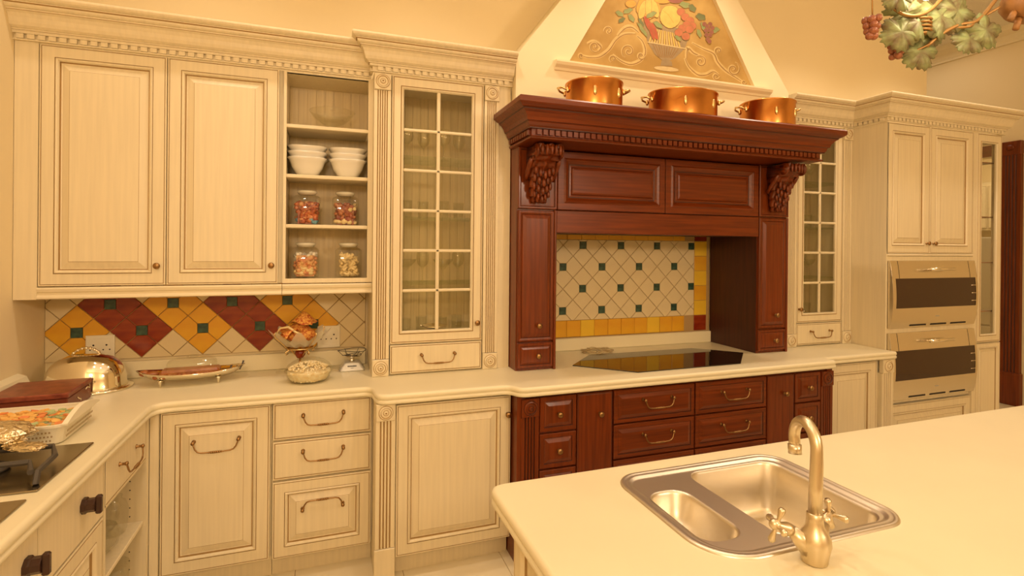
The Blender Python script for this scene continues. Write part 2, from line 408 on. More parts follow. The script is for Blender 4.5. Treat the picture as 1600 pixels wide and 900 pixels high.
def field(x0, z0, h, ox, oz, X0, X1, Z0, Z1, colour, green, g=.024, gr=.0017):
    rect = lambda P: clip(clip(clip(clip(P, 1, 0, X0), -1, 0, -X1), 0, 1, Z0), 0, -1, -Z1)
    for i in range(-8, 40):
        for j in range(-6, 14):
            cx, cz = ox + i * h, oz + j * h
            if cx < X0 - h or cx > X1 + h or cz < Z0 - h or cz > Z1 + h: continue
            if (i + j) % 2:
                q = h - gr * 1.4
                P = [(cx + q, cz), (cx, cz + q), (cx - q, cz), (cx, cz - q)]
                for di, dj in ((1, 0), (-1, 0), (0, 1), (0, -1)):
                    if green(i + di, j + dj):
                        P = clip(P, -di, -dj, -(di * (cx + di * h) + dj * (cz + dj * h)) + g + gr)
                tile_obj(rect(P), colour(i, j))
            elif green(i, j):
                tile_obj(rect([(cx - g, cz - g), (cx + g, cz - g), (cx + g, cz + g), (cx - g, cz + g)]), TGRN)
def isblock(i, j): return (j % 4 == 0 and i % 4 == 0) or (j % 4 == 2 and i % 4 == 2)
BL = {(0, 0): TYEL, (4, 0): TRED, (8, 0): TYEL, (12, 0): TRED, (16, 0): TYEL, (2, 2): TRED, (6, 2): TYEL, (10, 2): TRED, (14, 2): TYEL}
def colL(i, j):
    for d in ((1, 0), (-1, 0), (0, 1), (0, -1)):
        if (i + d[0], j + d[1]) in BL: return BL[(i + d[0], j + d[1])]
    return TCREAM
field(0, 0, .0707, -1.4675, 1.1455, -1.598, -.047, 1.002, 1.40, colL, lambda i, j: (i, j) in BL, g=.025)
field(0, 0, .075, 1.25, 1.1685, .99, 2.325, 1.104, 1.655, lambda i, j: TCREAM, isblock, g=.0245)
k = 0
for i in range(-4, 9):
    x = 1.494 + .1068 * i
    if x + .105 > 2.327: break
    tile_obj([(x + .001, .99), (x + .1055, .99), (x + .1055, 1.101), (x + .001, 1.101)], TYEL2 if i in (-1, 4) else TYEL)
    tile_obj([(x + .001, 1.658), (x + .1055, 1.658), (x + .1055, 1.745), (x + .001, 1.745)], TYEL)
for i in range(5):
    z = 1.104 + .1106 * i
    tile_obj([(2.330, z), (2.438, z), (2.438, z + .108), (2.330, z + .108)], TYEL if i % 2 else TYEL2)
tile_obj([(2.330, .99), (2.438, .99), (2.438, 1.101), (2.330, 1.101)], TRED)
tile_obj([(2.330, 1.658), (2.438, 1.658), (2.438, 1.745), (2.330, 1.745)], TRED)

# ================================================================== PLASTER HOOD AND FRESCO
BT = .8505
PX0, PX1 = .748, 2.775
ph = thing('chimney_breast', 'tapering cream plaster hood rising above the mahogany mantel to the ceiling', 'hood', (0, 0, 0))
Zs, Zt = 2.70, CEIL
tx0, tx1 = 1.70, 1.80
FX0, FX1, FZ0 = 1.08, 2.48, 2.705          # fresco triangle base
apz = 3.86; apx = 1.765
b = MB()
def pl(x, z, y=-.42): return (x, y, z)
L0, L1, R0, R1 = (PX0, 2.367), (PX0, Zs), (PX1, 2.367), (PX1, Zs)
Tl, Tr = (tx0, Zt), (tx1, Zt)
F0, F1, FA = (FX0, FZ0), (FX1, FZ0), (apx, apz)
yf, yr = -.42, -.395
fs = [[L0, R0, F1, F0], [L0, F0, L1], [R0, R1, F1], [L1, F0, FA, Tl], [R1, Tr, FA, F1], [Tl, FA, Tr]]
for f in fs: b.add([pl(x, z) for x, z in f], [tuple(range(len(f)))])
for p, q in ((F0, F1), (F1, FA), (FA, F0)): b.add([(p[0], yf, p[1]), (q[0], yf, q[1]), (q[0], yr, q[1]), (p[0], yr, p[1])], [(0, 1, 2, 3)])
for p, q in ((L0, L1), (L1, Tl), (Tl, Tr), (Tr, R1), (R1, R0), (R0, L0)): b.add([(p[0], yf, p[1]), (q[0], yf, q[1]), (q[0], 0.012, q[1]), (p[0], 0.012, p[1])], [(0, 1, 2, 3)])
b.add([(F0[0], yr, F0[1]), (F1[0], yr, F1[1]), (FA[0], yr, FA[1])], [(0, 1, 2)])
me = b.make('hood_body', PLASTW, ph)
s = MB(); s.loft([[(x, y, z) for y, z in ((-.42, 2.645), (-.428, 2.648), (-.432, 2.662), (-.452, 2.675), (-.458, 2.690), (-.458, 2.700), (-.42, 2.704))] for x in (.985, 2.60)], 0, True, True)
s.make('ledge', PLASTW, ph)
for sx, p in ((1, F0), (-1, F1)):
    q = FA; dx, dz = q[0] - p[0], q[1] - p[1]; L = math.hypot(dx, dz); nx, nz = -dz / L * sx, dx / L * sx
    MB().add([(p[0], yf - .002, p[1]), (q[0], yf - .002, q[1]), (q[0] + nx * .02, yf - .002, q[1] + nz * .02), (p[0] + nx * .02, yf - .002, p[1] + nz * .02), (p[0], yf, p[1]), (q[0], yf, q[1]), (q[0] + nx * .02, yf, q[1] + nz * .02), (p[0] + nx * .02, yf, p[1] + nz * .02)], [(0, 1, 2, 3), (0, 1, 5, 4), (3, 2, 6, 7)]) if False else None

# fresco: flat painted shapes on its own canvas (u right 0..360, v down 0..160 cover the low half of the triangle)
GOLD = mat('fresco_gold_ground', (0.40, 0.24, 0.06), 0.8, col2=(0.56, 0.37, 0.12), scale=(4, 4, 4))
def fm(n, c, v=.15): return mat('fresco_' + n, c, 0.8, var=v, scale=(25, 25, 25))
FM = [GOLD, fm('ochre_line', (.34, .19, .06)), fm('vase_brown', (.36, .26, .13)), fm('vase_rim', (.66, .50, .24)), fm('yellow_fruit', (.68, .48, .12)), fm('orange_fruit', (.70, .36, .07)),
      fm('red_pepper', (.46, .11, .05)), fm('coral_berry', (.52, .18, .08)), fm('leaf_green', (.28, .32, .12)), fm('leaf_dark', (.18, .20, .08)), fm('grape_plum', (.30, .12, .08)), fm('pale_scroll', (.66, .48, .19)), fm('canvas_gold_dark', (.56, .37, .12))]
def cv(u, v):
    px = 860 + u / 4.444; d = px - 1043; py = v / 4.444
    x = 1.771 + .00476 * d + .0000027 * d * d
    z = 2.929 - (py - 63) * (.00407 + .0000019 * d) + d * .00055
    return x, z
fr = MB(); lev = [0]
def layer(): lev[0] += 1; return yr - .0006 - lev[0] * .00003
fr.add([(F0[0], yr - .0005, F0[1]), (F1[0], yr - .0005, F1[1]), (FA[0], yr - .0005, FA[1])], [(0, 1, 2)], 0)
def blob(u, v, a, b_, m, rot=0, n=18, wob=0, out=True):
    if out: blob(u, v, a + 2.5, b_ + 2.5, 1, rot, n, wob, False)
    y = layer(); P = []
    for k in range(n):
        t = 2 * PI * k / n; r = 1 + wob * math.sin(5 * t)
        p, q = a * r * math.cos(t), b_ * r * math.sin(t)
        x, z = cv(u + p * math.cos(rot) - q * math.sin(rot), v + p * math.sin(rot) + q * math.cos(rot)); P.append((x, y, z))
    x, z = cv(u, v); P.append((x, y, z)); fr.add(P, [(k, (k + 1) % n, n) for k in range(n)], m)
def polyf(pts, m):
    y = layer(); P = [(cv(u, v)[0], y, cv(u, v)[1]) for u, v in pts]; fr.add(P, [tuple(range(len(P)))], m)
def stroke(pts, wd, m):
    y = layer(); A = []; B = []
    for i, (u, v) in enumerate(pts):
        p, q = pts[max(0, i - 1)], pts[min(len(pts) - 1, i + 1)]; dx, dy = q[0] - p[0], q[1] - p[1]; L = math.hypot(dx, dy) or 1
        ww = wd * (0.4 + 0.6 * math.sin(PI * (i + .5) / len(pts)))
        A.append((*cv(u - dy / L * ww, v + dx / L * ww),)); B.append((*cv(u + dy / L * ww, v - dx / L * ww),))
    fr.loft([[(x, y, z) for x, z in A], [(x, y, z) for x, z in B]], m, closed=False)
def smooth(pts, k=6):
    out = []
    for i in range(len(pts) - 1):
        p0, p1, p2, p3 = pts[max(0, i - 1)], pts[i], pts[i + 1], pts[min(len(pts) - 1, i + 2)]
        for t in range(k):
            t /= k; out.append(tuple(.5 * (2 * p1[a] + (p2[a] - p0[a]) * t + (2 * p0[a] - 5 * p1[a] + 4 * p2[a] - p3[a]) * t * t + (3 * p1[a] - p0[a] - 3 * p2[a] + p3[a]) * t ** 3) for a in range(len(p1))))
    out.append(pts[-1]); return out
def spiral(u, v, r, a0, turns, wd, m):
    stroke([(u + r * (1 - t) * math.cos(a0 + turns * 2 * PI * t), v + r * (1 - t) * math.sin(a0 + turns * 2 * PI * t)) for t in [k / 30 for k in range(30)]], wd, m)
for wd, m, du in ((15, 11, 0), (4.0, 1, 5)):
    for pts in ([(190, 375), (260, 395), (340, 390), (410, 340), (460, 270), (520, 230), (600, 225)], [(440, 375), (500, 420), (570, 440), (640, 410), (670, 350), (650, 280), (610, 240)],
                [(950, 390), (980, 450), (1040, 500), (1100, 500), (1150, 475), (1190, 500)], [(1000, 280), (1080, 320), (1150, 350), (1180, 410), (1240, 470), (1320, 520), (1380, 560)], [(1060, 370), (1010, 350), (970, 320), (960, 390)],
                [(470, 240), (520, 190), (570, 180), (620, 215)], [(250, 300), (300, 285), (350, 320), (330, 350)]):
        stroke(smooth([(u + du, v + du) for u, v in pts]), wd, m)
for u, v, r, a, t in ((405, 210, 34, 3, 1.3), (305, 320, 40, 1, 1.4), (550, 350, 52, 2, 1.6), (440, 405, 28, 2, 1.3), (205, 385, 20, 1, 1.2), (1060, 410, 44, 4, 1.6), (1170, 510, 26, 0, 1.3), (1290, 455, 50, 5, 1.6), (1185, 330, 28, 2, 1.3), (1365, 545, 18, 0, 1.2), (640, 380, 30, 0, 1.3)):
    spiral(u, v, r, a, t, 9, 11); spiral(u + 3, v + 3, r, a, t, 3.6, 1)
polyf([(690, 290), (948, 328), (880, 395), (840, 415), (790, 408), (740, 370)], 2)
polyf([(790, 410), (858, 415), (866, 450), (780, 448)], 2)
blob(822, 470, 88, 16, 3, .08)
polyf([(648, 140), (1000, 200), (948, 328), (690, 290)], 2)
for k in range(13): stroke([(700 + k * 18, 285 + k * 2.6), (730 + k * 13, 190 + k * 2.5)], 6.5, 11 if k % 2 else 4)
for k in range(10): stroke([(725 + k * 20, 300 + k * 3), (770 + k * 10, 392)], 3.2, 1)
for k in range(12): stroke([(709 + k * 18, 287 + k * 2.6), (737 + k * 13, 192 + k * 2.5)], 2.4, 1)
stroke([(685, 286), (960, 326)], 5, 3)
for (u, v, a, b_, rt) in ((485, 90, 30, 16, .5), (545, 70, 34, 16, -.4), (500, 135, 26, 14, -.6), (570, 120, 30, 16, .9), (1060, 100, 34, 22, .3), (1090, 170, 40, 22, .9), (1050, 215, 30, 14, 1.2), (1155, 190, 36, 18, -.3), (950, 20, 40, 20, .2), (640, 150, 34, 10, 1.0), (650, 200, 60, 12, .95), (1000, 40, 30, 20, .8)):
    blob(u, v, a, b_, 8 if u % 20 else 9, rt, wob=.12)
blob(565, 20, 38, 26, 5); blob(690, 45, 85, 78, 5, wob=.05); blob(650, 60, 26, 66, 4, .3); blob(735, 50, 26, 66, 4, -.3); blob(690, 40, 22, 72, 4)
blob(845, 105, 72, 80, 4, wob=.02); stroke([(790, 60), (830, 90), (870, 150)], 2, 5)
blob(790, -10, 60, 24, 5); blob(880, -30, 60, 40, 10)
for u, v, a, b_, rt in ((690, 160, 18, 60, -.45), (735, 210, 15, 62, -.35), (715, 215, 12, 60, -.3)): blob(u, v, a, b_, 6, rt)
for u, v in ((920, 70), (950, 105), (985, 130), (1000, 165), (960, 160), (930, 185), (905, 215), (955, 240), (980, 190)): blob(u, v, 28, 26, 7)
for u, v in ((1085, 150), (1105, 165), (1125, 150), (1095, 195), (1120, 190), (1140, 175), (1100, 225), (1125, 225), (1110, 255), (1135, 205), (1120, 270)): blob(u, v, 14, 14, 10)
blob(760, 165, 36, 16, 8, .6, wob=.1); blob(710, 95, 38, 16, 8, -.5, wob=.1); blob(900, 255, 26, 12, 8, .7, wob=.1)
for (u, v) in ((700, -80), (780, -110), (850, -90), (640, -60), (960, -60), (820, -180), (740, -190)): blob(u, v, 55, 45, random.choice((4, 5, 7, 8)))
frm = fr.make('fresco', FM, ph, label='faded painted still life of a fruit basket between scrolls')

# ================================================================== UPPER CABINETS
G = 'antique cream cabinets'
# --- double door wall cabinet
ZB, ZT = 1.405, 2.515
uc = thing('wall_cabinet', 'cream double-door wall cabinet at far left above the diamond tiles', 'cabinet', (0, -.29, 0))
b = MB(); b.box(-1.598, -.486, .021, .29, ZB, ZT - .001)
b.box(-1.598, -1.511, .0, .021, 1.345, ZT - .001, 0); b.make('body', CR, uc)
b = MB(); b.loft([[(x, y, z) for y, z in ((.0, 1.400), (-.004, 1.392), (-.002, 1.380), (.004, 1.374), (.004, 1.366), (-.004, 1.358), (-.006, 1.350), (0, 1.345), (.03, 1.345), (.03, 1.400))] for x in (-1.511, -.486)], 0, True, True)
b.make('light_rail', CREAMH, uc)
d = front(uc, 'door', -1.508, -1.008, ZB, ZT - .002, DOORP, CR); knob(d, -1.040, 1.498)
d = front(uc, 'door', -1.004, -.506, ZB, ZT - .002, DOORP, CR); knob(d, -.536, 1.498)
# --- open shelf unit
oc = thing('open_shelf_cabinet', 'cream open-fronted wall cabinet with jars and white bowls on its shelves', 'cabinet', (0, -.29, 0))
b = MB(); carcass(b, -.484, -.0345, .0, .29, 1.405, 2.513, .010, mi=1)
b.box(-.484, -.470, -.001, .02, 1.405, 2.513); b.box(-.060, -.0345, -.001, .02, 1.405, 2.513); b.box(-.47, -.06, -.001, .02, 1.405, 1.428); b.box(-.47, -.06, -.001, .02, 2.503, 2.513)
b.make('body', [CREAM, CREAMIN], oc)
MB().loft([[(x, y, z) for y, z in ((.0, 1.400), (-.004, 1.392), (-.002, 1.380), (.004, 1.374), (.004, 1.366), (-.004, 1.358), (-.006, 1.350), (0, 1.345), (.03, 1.345), (.03, 1.400))] for x in (-.484, -.0345)], 0, True, True).make('light_rail', CREAMH, oc)
SH = (1.713, 1.976, 2.238)
for z in SH: MB().cbox(-.4735, -.0575, .008, .277, z - .019, z, .003).make('shelf', CREAMH, oc)

# --- crown mouldings
def crown_prof(z0):
    q = [(0, 0), (.014, 0), (.014, .006), (.002, .008), (.002, .030), (.017, .030), (.017, .040), (.020, .043), (.024, .043, 1), (.024, .048), (.030, .050), (.040, .058), (.046, .072), (.050, .090), (.058, .106), (.068, .114), (.070, .116, 1), (.070, .122), (.078, .124), (.084, .130), (.086, .138), (.092, .142, 1), (.092, .146), (.100, .148), (.108, .154), (.112, .162), (.112, .168), (.106, .174), (0, .174)]
    return [(a[0], z0 + a[1]) + tuple(a[2:]) for a in q]
cu = thing('crown_moulding', 'long cream crown moulding with dentils over the double-door and open cabinets', 'moulding', (0, 0, 0))
path = [(-1.6, -.29), (-.047, -.29)]
sweep(path, crown_prof(2.515)).make('cornice', CR, cu)
dentils(cu, path, .0015, 2.523, 2.544, .027, .0395, .014, CREAM)
cg = thing('crown_moulding', 'cream crown moulding with dentils over the glass cabinet left of the copper pans', 'moulding', (0, 0, 0))
path = [(-.042, -.29), (-.042, -.36), (.745, -.36)]
sweep(path, crown_prof(2.533)).make('cornice', CR, cg)
dentils(cg, path, .0015, 2.541, 2.562, .027, .0395, .014, CREAM)
ct = thing('crown_moulding', 'cream stepped crown moulding over the right glass cabinet and oven tower', 'moulding', (0, 0, 0))
path = [(2.80, -.36), (3.472, -.36), (3.472, -.62), (4.76, -.62), (4.76, -.005)]
sweep(path, crown_prof(2.518)).make('cornice', CR, ct)
dentils(ct, path, .0015, 2.526, 2.547, .027, .0395, .014, CREAM)

# --- glass fronted cabinets
def glass_cabinet(x0, x1, label, ztop, mirror=False, side_glass=False):
    t = thing('glass_cabinet', label, 'cabinet', (x0, -.36, 0)); W = x1 - x0
    p = .088; ZC = .9005
    b = MB(); carcass(b, 0, W, .022, .36, ZC, ztop - .001, .018, mi=1)
    b.box(.018, W - .018, .022, .35, 1.062, 1.080)
    b.make('body', [CREAM, CREAMIN], t)
    for a, c in ((0, p), (W - p, W)):
        pi_ = pilaster(t, a, c, ZC + .093, ztop - .092, CR, 5)
        rosette(pi_, a, c, ZC, ZC + .091, CR); rosette(pi_, a, c, ztop - .091, ztop - .001, CR)
    dx0, dx1, dz0, dz1 = p + .006, W - p - .006, 1.071, ztop - .004
    ox0, ox1, oz0, oz1 = dx0 + .064, dx1 - .068, 1.139, 2.459
    b = MB()
    # frame as nested rings around the opening
    L = [(0, .020, 0), (0, .002, 0), (.002, 0, 0), (.006, 0, 0), (.008, .0025, 1), (.0105, 0, 1)]
    def rect(x0, x1, z0, z1, y): return [(x0, y, z0), (x1, y, z0), (x1, y, z1), (x0, y, z1)]
    rg = [(rect(dx0 + i, dx1 - i, dz0 + i, dz1 - i, d), m) for i, d, m in L]
    for i, d, m in ((.018, 0, 0), (.0155, .003, 1), (.013, -.002, 1), (.007, -.004, 0), (.0, .004, 0), (.0, .018, 0)):
        rg.append((rect(ox0 - i, ox1 + i, oz0 - i, oz1 + i, d), m))
    for (a, _), (c, m) in zip(rg, rg[1:]): b.loft([a, c], m)
    d = b.make('door', CR, t)
    mx = (ox0 + ox1) / 2; mw = .010
    MB().cbox(mx - mw, mx + mw, -.001, .014, oz0, oz1, .004).make('muntin', CREAM, d)
    nr = 6; dz = (oz1 - oz0) / nr
    for k in range(1, nr): MB().cbox(ox0, ox1, -.001, .0139, oz0 + k * dz - mw * .8, oz0 + k * dz + mw * .8, .004).make('muntin', CREAMH, d)
    src = None
    for i in range(2):
        for k in range(nr):
            xa = ox0 if i == 0 else mx; w2 = (ox1 - ox0) / 2
            if src is None: src = MB().box(.001, w2 - .001, 0, .003, .001, dz - .001).make('pane', PANE, d, (xa, .0145, oz0 + k * dz))
            else: share(src, 'pane', d, (xa, .0145, oz0 + k * dz))
    knob(d, (dx1 - .030) if not mirror else dx0 + .022, 1.170)
    dr = front(t, 'drawer', dx0, dx1, ZC + .008, 1.063, DRAWP, CR)
    handle(dr, (dx0 + dx1) / 2 + .005, 1.005, .185)
    for z in (1.392, 1.768, 2.108): MB().box(.019, W - .019, .05, .345, z - .007, z).make('shelf', GLSHELF, t, label='glass shelf')
    return t
gl = glass_cabinet(-.034, .668, 'tall cream glass-door cabinet between the open shelves and the mahogany hood', 2.533)
MB().box(.7035, .776, .010, .36, .9005, 2.532).make('filler_panel', CREAM, gl)
gr_ = glass_cabinet(2.842, 3.470, 'tall cream glass-door cabinet between the mahogany hood and the oven tower', 2.518, True)

# ================================================================== MAHOGANY HOOD
WR = [WOOD, WOODD]; WRH = [WOODH, WOODD]
HY = -.48
hd = thing('mantel_hood', 'carved mahogany cooker hood with mantel shelf, corbels and side columns', 'hood', (0, HY, 0))
CA, CB, CC_, CD = .746, .985, 2.470, 2.722
for (a, c, kn, inner) in ((CA, CB, .872, 0), (CC_, CD, 2.605, 1)):
    b = MB(); b.box(a, c, .021, .476, .9005, 2.168)
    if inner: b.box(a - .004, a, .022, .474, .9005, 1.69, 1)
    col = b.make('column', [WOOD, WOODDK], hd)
    # upper block, tall door and drawer
    MB().panel(a, c, 1.822, 2.168, [(0, .021, 0), (0, 0, 0), (.004, -.003, 0), (.012, -.003, 0), (.015, .002, 1), (.020, .003, 0)]).make('corbel_block', WR, hd)
    d = front(hd, 'door', a + .004, c - .016, 1.067, 1.812, [(0, .02, 0), (0, .004, 0), (.004, 0, 0), (.010, 0, 0), (.020, .002, 0), (.022, .004, 1), (.026, -.001, 0), (.046, -.010, 0), (.050, -.010, 0)], WR); knob(d, kn, 1.158, y=-.010)
    d = front(hd, 'drawer', a + .004, c - .016, .9165, 1.057, [(0, .02, 0), (0, .004, 0), (.004, 0, 0), (.016, 0, 0), (.019, .003, 1), (.024, -.001, 0), (.034, -.004, 0)], WR); knob(d, kn, .986, y=-.004)
    MB().cbox(c - .015, c, -.003, .021, .9005, 1.818, .003).make('edge_strip', WOOD, hd)
d = front(hd, 'door', .990, 1.722, 1.822, 2.162, WOODHP, WRH)
d = front(hd, 'door', 1.727, 2.462, 1.822, 2.162, WOODHP, WRH)
MB().cbox(.986, 2.469, .004, .024, 1.687, 1.817, .003).make('header_board', WOODH, hd)
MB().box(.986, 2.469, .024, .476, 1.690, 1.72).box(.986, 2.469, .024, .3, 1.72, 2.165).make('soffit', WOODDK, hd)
b = MB(); b.box(CA, CD, -.220, .476, 2.169, 2.353); b.make('mantel_core', WOODH, hd)
prof = [(0, 2.169), (.004, 2.169), (.020, 2.172), (.024, 2.180), (.018, 2.186, 0), (.012, 2.188), (.012, 2.222, 0), (.030, 2.222), (.030, 2.228, 1), (.036, 2.236), (.040, 2.252), (.046, 2.256, 0), (.050, 2.258, 1), (.056, 2.276), (.070, 2.296), (.084, 2.306), (.086, 2.312, 1), (.096, 2.316), (.110, 2.326), (.118, 2.334), (.118, 2.356), (.112, 2.364), (0, 2.364)]
path = [(CA, .10), (CA, -.220), (CD, -.220), (CD, .10)]
sweep(path, prof).make('cornice', WRH, hd)
MB().box(CA, CD, -.218, .476, 2.3535, 2.3635).make('mantel_shelf', WOODH, hd)
dentils(hd, path, .012, 2.192, 2.219, .024, .035, .015, WOODH)
# corbels: scroll at the top, tapering acanthus leaf below
def corbel(x):
    b = MB(); NU, NV = 17, 46
    cen = [(-.030, 1.862, .040), (-.042, 1.88, .052), (-.05, 1.91, .060), (-.058, 1.95, .064), (-.066, 1.99, .066), (-.078, 2.03, .070), (-.098, 2.06, .076), (-.126, 2.085, .080), (-.160, 2.10, .082), (-.185, 2.12, .080), (-.192, 2.140, .076), (-.185, 2.158, .074), (-.165, 2.168, .072)]
    P = smooth(cen, 4)[:NV]
    rings = []
    for i, (y, z, w) in enumerate(P):
        t = i / len(P); ring = []
        for k in range(NU):
            s_ = -1 + 2 * k / (NU - 1)
            lobe = 1 + .10 * math.sin(i * 1.15) * (abs(s_) > .6)
            rid = .009 * math.cos(s_ * PI * 2.5) + .005 * math.sin(i * 1.15 + abs(s_) * 3)
            edge = .022 * s_ * s_
            ring.append((x + s_ * w * lobe, y - rid + edge, z - abs(s_) * .012 * math.sin(i * 1.15)))
        for s_ in (1, -1): ring.append((x + s_ * w * .9, -.002, min(z, 2.166)))
        rings.append(ring)
    b.loft(rings, 0, True, True, smooth=True)
    o = b.make('corbel', WOOD, hd)
    for sx in (-1, 1):      # side volutes
        v = MB()
        for k in range(3):
            v.lathe([(.040 - k * .012, 0), (.040 - k * .012, .006), (.034 - k * .012, .009), (.030 - k * .012, .006)], c=(x + sx * (.074 + k * .001) - (.006 if sx > 0 else 0.003), -.148, 2.125), n=18, axis='x')
        v.tube([(x + sx * .082, -.02, 1.98), (x + sx * .083, -.05, 2.02), (x + sx * .084, -.085, 2.06), (x + sx * .084, -.11, 2.09)], [.012, .014, .014, .010], n=8)
        v.make('volute', WOOD, o)
    l = MB()
    for (yy, zz, s_) in ((-.062, 1.90, .9), (-.075, 1.945, 1.05), (-.088, 1.99, 1.1), (-.108, 2.03, 1.1)):
        for k in range(-2, 3):
            l.ball((x + k * .023 * s_, yy + abs(k) * .006, zz - .014 * (2 - abs(k))), .013 * s_, n=8, k=5, sc=(.85, .7, 1.7))
    for k in range(-2, 3): l.ball((x + k * .026, -.196 + abs(k) * .004, 2.128), .0135, n=8, k=6, sc=(.75, .8, 2.2))
    for k in (-1, 0, 1): l.ball((x + k * .022, -.045, 1.872), .012, n=8, k=5, sc=(.9, .8, 1.5))
    l.make('acanthus', WOOD, o, kind='stuff')
corbel(.866); corbel(2.598)

# ================================================================== OVEN TOWER
TY = -.62; TX0, TX1, TX2 = 3.472, 4.455, 4.755
tw = thing('oven_tower', 'tall cream cabinet tower holding the two steel ovens', 'cabinet', (0, TY, 0))
b = MB(); b.box(TX0, TX0 + .016, 0, .614, 0, 2.517).box(4.412, TX1, 0, .614, 0, 2.517).box(TX0 + .016, 4.412, .021, .614, 1.56, 2.517).box(TX0 + .016, 4.412, .60, .614, .1, 1.56)
b.box(TX0 + .016, 4.412, .0, .60, 1.528, 1.560).box(TX0 + .016, 4.412, .0, .60, 1.012, 1.046).box(TX0 + .016, 4.412, .021, .60, .50, .532).box(TX0 + .016, 4.412, .05, .60, 0, .5)
b.make('body', CR, tw)
d = front(tw, 'door', TX0 + .002, 3.924, 1.580, 2.514, DOORP, CR); knob(d, 3.890, 1.655)
d = front(tw, 'door', 3.928, 4.408, 1.580, 2.514, DOORP, CR); knob(d, 3.962, 1.655)
front(tw, 'drawer', TX0 + .02, 4.408, .112, .492, DOORP, CR)
MB().cbox(TX0 + .016, 4.410, -.008, .012, 1.562, 1.577, .004).make('moulding_strip', CREAMH, tw)
# narrow display end
nw = thing('display_cabinet', 'narrow cream display cabinet with glass door at the right end of the tower', 'cabinet', (0, TY, 0))
b = MB(); b.box(TX1 + .001, TX1 + .019, .021, .614, 0, 2.517).box(TX2 - .018, TX2, .021, .06, .9, 2.517).box(TX2 - .018, TX2, .56, .614, .9, 2.517).box(TX1 + .019, TX2, .021, .614, .86, .90).box(TX1 + .019, TX2, .021, .614, 2.46, 2.517).box(TX1 + .019, TX2, .03, .614, 0, .86)
b.make('body', CR, nw)
b = MB()
def fring(dx0, dx1, dz0, dz1, ox0, ox1, oz0, oz1):
    rect = lambda x0, x1, z0, z1, y: [(x0, y, z0), (x1, y, z0), (x1, y, z1), (x0, y, z1)]
    rg = [(rect(dx0 + i, dx1 - i, dz0 + i, dz1 - i, d_), m) for i, d_, m in [(0, .020, 0), (0, .002, 0), (.002, 0, 0), (.006, 0, 0), (.008, .0025, 1), (.0105, 0, 1)]]
    for i, d_, m in ((.014, 0, 0), (.012, .003, 1), (.010, -.002, 1), (.005, -.003, 0), (.0, .004, 0), (.0, .018, 0)): rg.append((rect(ox0 - i, ox1 + i, oz0 - i, oz1 + i, d_), m))
    for (a, _), (c, m) in zip(rg, rg[1:]): b.loft([a, c], m)
fring(TX1 + .004, TX2 - .002, .895, 2.514, 4.512, 4.692, .955, 2.440)
dn = b.make('door', CR, nw)
MB().box(4.512, 4.692, .012, .016, .955, 2.44).make('pane', PANE, dn)
MB().box(TX2 - .010, TX2 - .006, .06, .56, .9, 2.46).make('side_pane', PANE, nw)
front(nw, 'lower_door', TX1 + .004, TX2 - .002, .10, .885, scaled(DOORP, .55), CR)
for z in (1.13, 1.515, 1.875, 2.305): MB().box(TX1 + .020, TX2 - .019, .045, .60, z - .008, z).make('shelf', mat('shelf_edge_brown', (.28, .12, .05), .3) if z == 1.13 else bpy.data.materials['shelf_edge_brown'], nw, label='thin brown-edged shelf')

